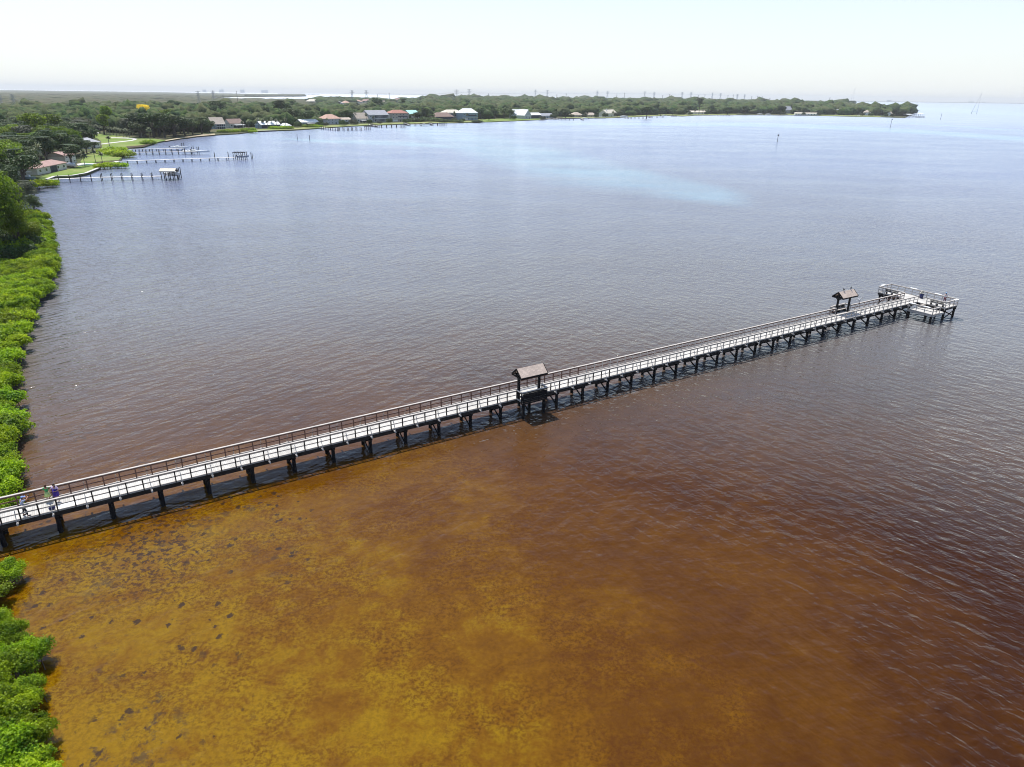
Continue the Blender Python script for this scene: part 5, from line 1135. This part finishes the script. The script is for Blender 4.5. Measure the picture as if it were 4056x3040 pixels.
# --- individually placed trees: x, y base, y top, width px, prototype, leaf, label
TR = [(12, 1015, 692, 230, 'bigA', 'leaf_bright', 'big bright tree at the left edge above the thicket'), (78, 1000, 800, 150, 'bigB', 'leaf_bright', 'bright flat-topped tree at the water above the thicket'), (120, 985, 880, 120, 'bigB', 'leaf_bright', 'low spreading tree over the water above the thicket'), (-70, 1040, 720, 260, 'bigB', 'leaf_bright', 'tall tree mostly outside the left edge above the thicket'), (-40, 930, 690, 220, 'bigA', 'leaf_bright', 'second tall tree mostly outside the left edge'),
      (60, 850, 735, 110, 'bigB', 'leaf_mid', 'dull green tree behind the bright flat-topped tree'), (118, 800, 718, 80, 'bigA', 'leaf_olive', 'grey-green tree leaning over the water by the boat'), (140, 850, 775, 60, 'bigA', 'leaf_mid', 'small drooping tree at the water below the grey-green tree'), (30, 790, 650, 140, 'bigB', 'leaf_dark', 'dark tree below the blue boat'),
      (20, 730, 570, 170, 'bigA', 'leaf_bright', 'big bright oak at the left edge beside the ranch house'), (95, 715, 590, 120, 'bigB', 'leaf_dark', 'dark oak leaning over the ranch house'), (-50, 760, 560, 200, 'bigB', 'leaf_bright', 'oak cut by the left edge beside the ranch house'), (60, 690, 555, 130, 'bigB', 'leaf_bright', 'oak behind the leaning dark oak'),
      (150, 655, 545, 105, 'bigB', 'leaf_dark', 'dark tree behind the chimney of the ranch house'), (205, 640, 520, 100, 'bigA', 'leaf_dark', 'tall dark tree in the middle of the dark grove'), (245, 632, 525, 90, 'bigB', 'leaf_dark', 'dark tree left of the two-storey white house'), (262, 615, 508, 75, 'bigA', 'leaf_bright', 'bright-topped tree above the two-storey white house'), (300, 612, 512, 80, 'bigB', 'leaf_bright', 'bright-topped tree right of the dark grove'), (318, 622, 552, 70, 'bigA', 'leaf_mid', 'mid green tree over the garden of the white house'), (345, 612, 558, 60, 'oakA', 'leaf_mid', 'round tree in front of the grey-roofed house'), (372, 600, 563, 45, 'oakB', 'leaf_dark', 'small dark tree beside the grey-roofed house'), (205, 585, 500, 85, 'oakA', 'leaf_bright', 'light green tree behind the dark grove'), (240, 575, 505, 80, 'oakB', 'leaf_olive', 'olive tree behind the dark grove'),
      (160, 575, 452, 120, 'oakA', 'leaf_bright', 'tall yellow-green crown above the left forest'), (200, 560, 455, 110, 'oakB', 'leaf_bright', 'second tall yellow-green crown above the left forest'), (120, 600, 500, 100, 'oakA', 'leaf_olive', 'broad olive crown on the left forest slope'), (432, 520, 422, 62, 'oakB', 'leaf_bright', 'yellow-green tree standing above the palms of the park'), (414, 535, 455, 60, 'oakA', 'leaf_bright', 'lower yellow-green tree left of the park palms'),
      (575, 480, 416, 60, 'oakA', 'leaf_yellow', 'tree covered in bright yellow blossom above the oaks'),
      (556, 545, 452, 95, 'oakA', 'leaf_dark', 'first big dark oak at the back of the park lawn'), (610, 546, 450, 100, 'oakB', 'leaf_dark', 'second big dark oak at the back of the park lawn'), (655, 547, 452, 95, 'oakA', 'leaf_dark', 'third big dark oak above the lawn tip'), (700, 545, 460, 90, 'oakB', 'leaf_dark', 'fourth big dark oak above the beach'), (735, 540, 470, 80, 'oakA', 'leaf_dark', 'fifth big dark oak above the beach'), (765, 535, 478, 70, 'oakB', 'leaf_mid', 'oak with a visible trunk above the beach'), (800, 532, 468, 75, 'oakA', 'leaf_mid', 'oak left of the steep tan roof'), (830, 527, 478, 55, 'oakB', 'leaf_dark', 'low dark oak in front of the steep tan roof'), (665, 500, 435, 60, 'oakB', 'leaf_bright', 'light green crown above the park oaks'),
      (890, 485, 457, 45, 'oakB', 'leaf_bright', 'light green tree between the tan roof and the red roof'), (868, 470, 402, 82, 'oakA', 'leaf_dark', 'tall broad tree rising over the steep tan roof'), (845, 480, 420, 60, 'oakB', 'leaf_dark', 'tree left of the tall broad one'), (1112, 478, 400, 62, 'oakA', 'leaf_dark', 'tall dark tree above the teal house'), (1145, 475, 410, 48, 'oakB', 'leaf_dark', 'dark tree right of the tall one above the teal house'), (1072, 480, 425, 55, 'oakB', 'leaf_mid', 'mid green tree left of the tall dark tree'), (1160, 497, 432, 95, 'oakA', 'leaf_mid', 'broad oak over the white canopy'), (1215, 498, 440, 85, 'oakB', 'leaf_mid', 'broad oak over the blue-grey house'), (1098, 492, 455, 40, 'oakB', 'leaf_bright', 'small yellow-green tree above the teal house'),
      (1378, 488, 438, 62, 'oakA', 'leaf_dark', 'dark oak right of the big salmon roof'), (1400, 486, 446, 48, 'oakB', 'leaf_dark', 'smaller dark oak left of the tan-roofed house'), (1497, 446, 390, 48, 'oakB', 'leaf_dark', 'big round dark oak on the skyline below the single poles'), (1440, 455, 420, 34, 'oakA', 'leaf_dark', 'small dark tree behind the tan roof'), (1598, 440, 392, 28, 'pine', 'leaf_dark', 'narrow dark tree above the red hip roof'), (1640, 476, 452, 30, 'oakB', 'leaf_mid', 'tree below the turquoise roof'), (1655, 482, 446, 40, 'oakA', 'leaf_dark', 'dark tree right of the red-roofed house'), (1685, 476, 430, 42, 'oakA', 'leaf_dark', 'dark tree right of the turquoise roof'), (1710, 480, 452, 34, 'oakB', 'leaf_mid', 'tree left of the brown hip roof'), (1905, 474, 430, 50, 'oakA', 'leaf_dark', 'dark tree right of the white metal roof'), (1936, 478, 440, 42, 'oakB', 'leaf_mid', 'tree at the left of the open lawn'), (1958, 472, 432, 45, 'oakA', 'leaf_mid', 'tree with bare trunk at the open lawn'), (1998, 471, 430, 48, 'oakB', 'leaf_mid', 'tree at the back of the open lawn'), (2020, 474, 436, 44, 'oakA', 'leaf_mid', 'round tree at the right of the open lawn'), (2066, 470, 450, 16, 'oakB', 'leaf_mid', 'small tree in front of the brightest roofs'), (2108, 447, 408, 30, 'pine', 'leaf_dark', 'narrow dark tree right of the brightest roofs'),
      (2165, 465, 435, 40, 'oakA', 'leaf_dark', 'dark tree over the long grey house'), (2202, 468, 444, 38, 'oakB', 'leaf_dark', 'dark tree right of the long grey house'), (2240, 468, 440, 42, 'oakA', 'leaf_dark', 'leaning dark tree left of the low tan roof'), (2318, 466, 436, 30, 'oakB', 'leaf_dark', 'tree between the two tan roofs'), (2426, 463, 444, 18, 'palmB', 'leaf_palm', 'palm in front of the beige house'), (2140, 410, 385, 26, 'oakB', 'leaf_mid', 'round treetop above the skyline left of centre'), (2322, 400, 380, 26, 'oakA', 'leaf_mid', 'round treetop above the skyline at centre'), (2560, 470, 425, 50, 'oakA', 'leaf_dark', 'broad dark tree right of the beige house'), (2616, 460, 437, 34, 'oakA', 'leaf_dark', 'dark rounded tree behind the mid shore dock'), (2664, 458, 436, 36, 'oakB', 'leaf_dark', 'dark tree on the grassy strip'), (2728, 457, 420, 30, 'pine', 'leaf_dark', 'tall narrow tree left of the white-roofed bungalow'), (2768, 455, 392, 30, 'pine', 'leaf_olive', 'feathery pine standing above the skyline'), (2815, 453, 418, 42, 'oakA', 'leaf_mid', 'round tree right of the white-roofed bungalow'), (2880, 455, 425, 55, 'oakA', 'leaf_dark', 'broad dark tree left of the near point boats'), (2950, 455, 420, 46, 'oakB', 'leaf_mid', 'tree above the dark dock'), (3090, 456, 420, 40, 'oakA', 'leaf_dark', 'dark tree left of the steep grey roof'), (3160, 455, 425, 30, 'oakB', 'leaf_dark', 'dark tree above the low white building'), (3272, 425, 401, 30, 'oakA', 'leaf_dark', 'dark round treetop left of the crossing tower'), (3372, 425, 400, 44, 'oakB', 'leaf_dark', 'broad treetop in front of the crossing tower'),
      (3400, 458, 430, 30, 'oakA', 'leaf_dark', 'dark tree left of the white house near the point'), (3468, 459, 428, 34, 'oakB', 'leaf_mid', 'tree right of the white house near the point'), (3485, 460, 434, 28, 'oakA', 'leaf_mid', 'second tree right of the white house near the point'), (3545, 461, 428, 44, 'oakA', 'leaf_dark', 'broad tree at the tip of the point'), (3575, 462, 434, 30, 'oakB', 'leaf_dark', 'last tree on the tip of the point'), (3510, 452, 432, 20, 'oakA', 'leaf_mid', 'small tree behind the gabled house of the point')]
PALMS = [(337, 660, 606, 38, 'date', 'date palm beside the pool'), (166, 672, 585, 40, 'date', 'tall palm behind the chimney of the ranch house'), (379, 643, 590, 28, 'palmB', 'left palm of the pair between pool and mangroves'), (406, 645, 603, 26, 'palmB', 'right palm of the pair between pool and mangroves'), (434, 580, 541, 26, 'palmA', 'lone palm on the park lawn'), (595, 556, 510, 27, 'palmA', 'palm at the foot of the dark oaks'), (563, 548, 506, 28, 'palmA', 'palm left of the one under the dark oaks'), (594, 540, 488, 24, 'palmA', 'palm showing against the dark oaks')] + \
        [(385+13*i, 530+i*1.9-(i % 2)*3, 497+i*1.6+(i % 3)*2, 22, 'palmA', '%s palm from the left in the palm row behind the park lawn' % ordn(i)) for i in range(12)] + \
        [(1025+18*i, 512-i*.4-(i % 2)*2, 470+(i % 3)*4, 19, 'palmA', '%s palm from the left in front of the teal house' % ordn(i)) for i in range(7)] + \
        [(1288, 492, 459, 17, 'palmA', 'palm left of the big salmon roof'), (1297, 496, 470, 14, 'palmA', 'small palm at the corner of the salmon-roofed house'), (1452, 487, 452, 17, 'palmA', 'round palm in front of the tan-roofed house'), (1480, 486, 462, 18, 'palmA', 'palm before the grey gabled house'), (1800, 482, 444, 13, 'palmA', 'slender palm in front of the tan two-storey house'), (1850, 481, 452, 13, 'palmA', 'palm in front of the white metal roof'), (2752, 454, 436, 10, 'palmA', 'left palm at the white-roofed bungalow'), (2783, 454, 437, 10, 'palmA', 'right palm at the white-roofed bungalow'), (2842, 455, 435, 11, 'palmA', 'palm right of the bungalow under the round tree'), (3440, 460, 442, 9, 'palmA', 'palm in front of the white house near the point'), (962, 512, 482, 20, 'palmA', 'palm right of the brown-red roof'), (985, 512, 480, 20, 'palmA', 'second palm right of the brown-red roof')]
for i in range(34):
    x, y = random.uniform(-150, 150), random.uniform(880, 1030); p = unp(x, y, .5)
    if x > np.interp(y, [880, 1030], [120, 150]): continue
    plant('bushFar', 'leaf_dark' if i % 3 else 'leaf_bright', Vector((p.x, p.y, .3)), random.uniform(2.5, 4.5), random.uniform(6, 9), 'shrub', 'shaded shrub under the big bright trees at the left edge', 'shrub', 'undergrowth below the left edge trees', tpart='stems')
placed = []
for x, y, yt, w, key_, mat, lb in TR:
    p = unp(x, y, .6); h = solve_h(p, yt)-.6; k = ppm(p)
    plant(key_, mat, p, h, w/k, 'tree', lb, 'tree', None); placed.append((p.x, p.y, w/k*.35))
for x, y, yt, w, key_, lb in PALMS:
    p = unp(x, y, .6); h = solve_h(p, yt)-.6; k = ppm(p); wd = w/k
    crown, trunk, h0, w0 = TREE_MESH[key_]
    t = plant(key_, 'leaf_palm', p, h, wd, 'palm', lb, 'palm tree', None, part='fronds'); t.scale = (wd/w0, wd/w0, h/h0/1.12)

# --- sampled wood: largest as individual trees, the rest as one mass
OPEN = [[(150, 720), (150, 698), (270, 672), (395, 640), (395, 700)], [(300, 665), (330, 605), (395, 590), (338, 545), (345, 522), (400, 520), (560, 549), (720, 549), (640, 575), (500, 600), (490, 640), (390, 680)], [(1885, 490), (2040, 485), (2040, 469), (1895, 474)], [(2700, 463), (2850, 460), (2850, 453), (2700, 454)]]
def blocked(X, Y, r):
    for hx0, hx1, hy, lb, c, rad_, D, ang in HOUSE_PX:
        cx = c[0]-math.sin(ang)*D/2; cy = c[1]+math.cos(ang)*D/2
        if abs(X-cx) < rad_+60 and (X-cx)**2+(Y-cy)**2 < (rad_+r*.6)**2: return True
        # keep the sight line in front of a house open
        px, py = proj((X, Y, .7))
        mg = 13 if hy > 480 else 5
        if hx0-mg < px < hx1+mg and hy-2 < py < hy+ (14 if hy > 500 else 6 if hy > 420 else 22): return True
    for qx, qy, qr in placed:
        if (X-qx)**2+(Y-qy)**2 < (qr+r*.45)**2: return True
    return False
LAND = FRONT+BACK
cands = []
R0 = 170.0
rr_ = R0
while rr_ < 6500:
    sp = max(8.5, rr_*.0165) if rr_ < 2500 else rr_*.02
    na = int(rad(92)*rr_/sp)
    for i in range(na):
        a = rad(-46)+rad(92)*(i+random.random()*.8)/na; q = rr_+random.uniform(-.4, .4)*sp
        X, Y = q*math.sin(a), q*math.cos(a); px, py = proj((X, Y, .7))
        if not (-60 < px < 3640) or py < 372 or py > 760: continue
        if not inpoly(px, py, LAND): continue
        m_ = np.interp(px, [0, 500, 850, 1000, 1500, 2000, 2400, 3600], [0, 8, 8, 10, 9, 7, 5, 3])
        if not inpoly(px, py+m_, LAND) and px > 480: continue
        if any(inpoly(px, py, O) for O in OPEN): continue
        if blocked(X, Y, sp*.5): continue
        marsh = px < 1240 and py < 436+max(0, (700-px))*.008
        cands.append((X, Y, sp, px, py, marsh))
    rr_ += sp*.85
def sizekey(c): return -(9.0*FPX/math.hypot(c[0], c[1]))*(0.3 if c[5] else 1)
cands.sort(key=sizekey)
NI = max(0, 300-len(TR)); ind = cands[:NI]; rest = cands[NI:]
marks = [(l[0]+l[1])/2 for l in HOUSE_PX]
names_ = {'leaf_dark': 'dark green', 'leaf_mid': 'mid green', 'leaf_olive': 'dull olive', 'leaf_bright': 'light green'}
zones = [(-200, 110, 'at the far left edge of the forest'), (110, 240, 'in the forest behind the ranch house'), (240, 345, 'in the forest behind the two-storey white house'), (345, 450, 'in the forest behind the palm row'), (450, 560, 'in the forest left of the yellow-blossomed tree'), (560, 700, 'in the forest right of the yellow-blossomed tree'), (700, 850, 'in the wood left of the steep tan roof'), (850, 1000, 'in the wood behind the brown-red roof'), (1000, 1180, 'in the wood behind the teal house'), (1180, 1400, 'in the wood behind the salmon roofs'), (1400, 1650, 'in the wood behind the grey gabled house'), (1650, 2000, 'in the wood behind the white metal roof'), (2000, 2500, 'in the wood behind the brightest roofs'), (2500, 4000, 'in the wood towards the point')]
bins = {}
for c in ind:
    X, Y, sp, px, py, marsh = c
    nz = math.sin(X*.021+1.3)*math.cos(Y*.017)+random.uniform(-.7, .7)
    mat = 'leaf_bright' if nz > .75 and py > 470 else 'leaf_dark' if nz > .1 else 'leaf_mid' if nz > -.5 else 'leaf_olive'
    zn = next((z for z in zones if z[0] <= px < z[1]), zones[-1]); bins.setdefault((zn[2], mat), []).append(c)
for (zl, mat), L_ in bins.items():
    L_.sort(key=lambda c: c[3])
    for i, (X, Y, sp, px, py, marsh) in enumerate(L_):
        far = math.hypot(X, Y); h = random.uniform(7.5, 12.5) if not marsh else random.uniform(4, 6)
        plant(random.choice(['oakA', 'oakB', 'oakB', 'oakC', 'oakA']), mat, Vector((X, Y, .6)), h, sp*random.uniform(1.15, 1.5), 'tree', '%s %s tree from the left %s' % (ordn(i), names_[mat], zl), 'tree', 'trees of the shore woods')
# the mass
ico = bmesh.new(); bmesh.ops.create_icosphere(ico, subdivisions=2, radius=1.0); iv = np.array([v.co[:] for v in ico.verts]); ifc = np.array([[v.index for v in f.verts] for f in ico.faces]); ico.free()
def mass(name, items, mat, label, lump=.28):
    n = len(items)
    if n == 0: return
    A_ = np.array([(x, y, s, h) for x, y, s, h in items]); V_ = np.repeat(iv[None], n, 0).copy()
    ph = RNG.random((n, 3))*6.28; bumpf = 1+lump*(np.sin(V_[:, :, 0]*4.3+ph[:, None, 0])*np.cos(V_[:, :, 1]*3.9+ph[:, None, 1])+.6*np.sin(V_[:, :, 2]*6+V_[:, :, 0]*5+ph[:, None, 2]))+RNG.normal(0, .06, V_.shape[:2])
    V_ = V_*bumpf[:, :, None]; V_[:, :, 0] *= A_[:, None, 2]; V_[:, :, 1] *= A_[:, None, 2]; V_[:, :, 2] = V_[:, :, 2]*A_[:, None, 3]*.55+A_[:, None, 3]*.5
    V_[:, :, 0] += A_[:, None, 0]; V_[:, :, 1] += A_[:, None, 1]; V_[:, :, 2] += .5
    F_ = (ifc[None]+np.arange(n)[:, None, None]*len(iv)).reshape(-1, 3)
    me = np_mesh(name, V_.reshape(-1, 3), F_, mat, smooth=True); o = bpy.data.objects.new(name, me); COL.objects.link(o); o['kind'] = 'stuff'; o['label'] = label; o['category'] = 'woodland'
mass('woodland', [(X, Y, sp*random.uniform(.42, .66), random.uniform(7, 13)*(1+min(1.0, max(0, math.hypot(X, Y)-1100)/2200))*(1 if random.random() > .08 else 1.3)*(.62 if 1190 < px < 1680 and py < 450 else 1)) for X, Y, sp, px, py, m in rest if not m], 'canopy', 'continuous distant woodland behind the shore')
mass('marsh', [(X, Y, sp*random.uniform(.6, .8), random.uniform(3.0, 5.5)) for X, Y, sp, px, py, m in rest if m], 'canopy_marsh', 'flat hazy mangrove marsh behind the left forest', .15)
it = []
for _ in range(260):
    x = random.uniform(985, 1195); p = unp(x, random.uniform(376.5, 384), 0); it.append((p.x, p.y, p.length*.006, 9))
for _ in range(200):
    x = random.uniform(3440, 3600); p = unp(x, random.uniform(427.5, 434), 0); it.append((p.x, p.y, p.length*.006, 5))
mass('mangrove_belt', it, 'canopy_marsh', 'mangroves covering the low islands', .2)
print('CANDS', len(cands), len(rest), 'inner', len(inner), 'objs', len(bpy.data.objects))
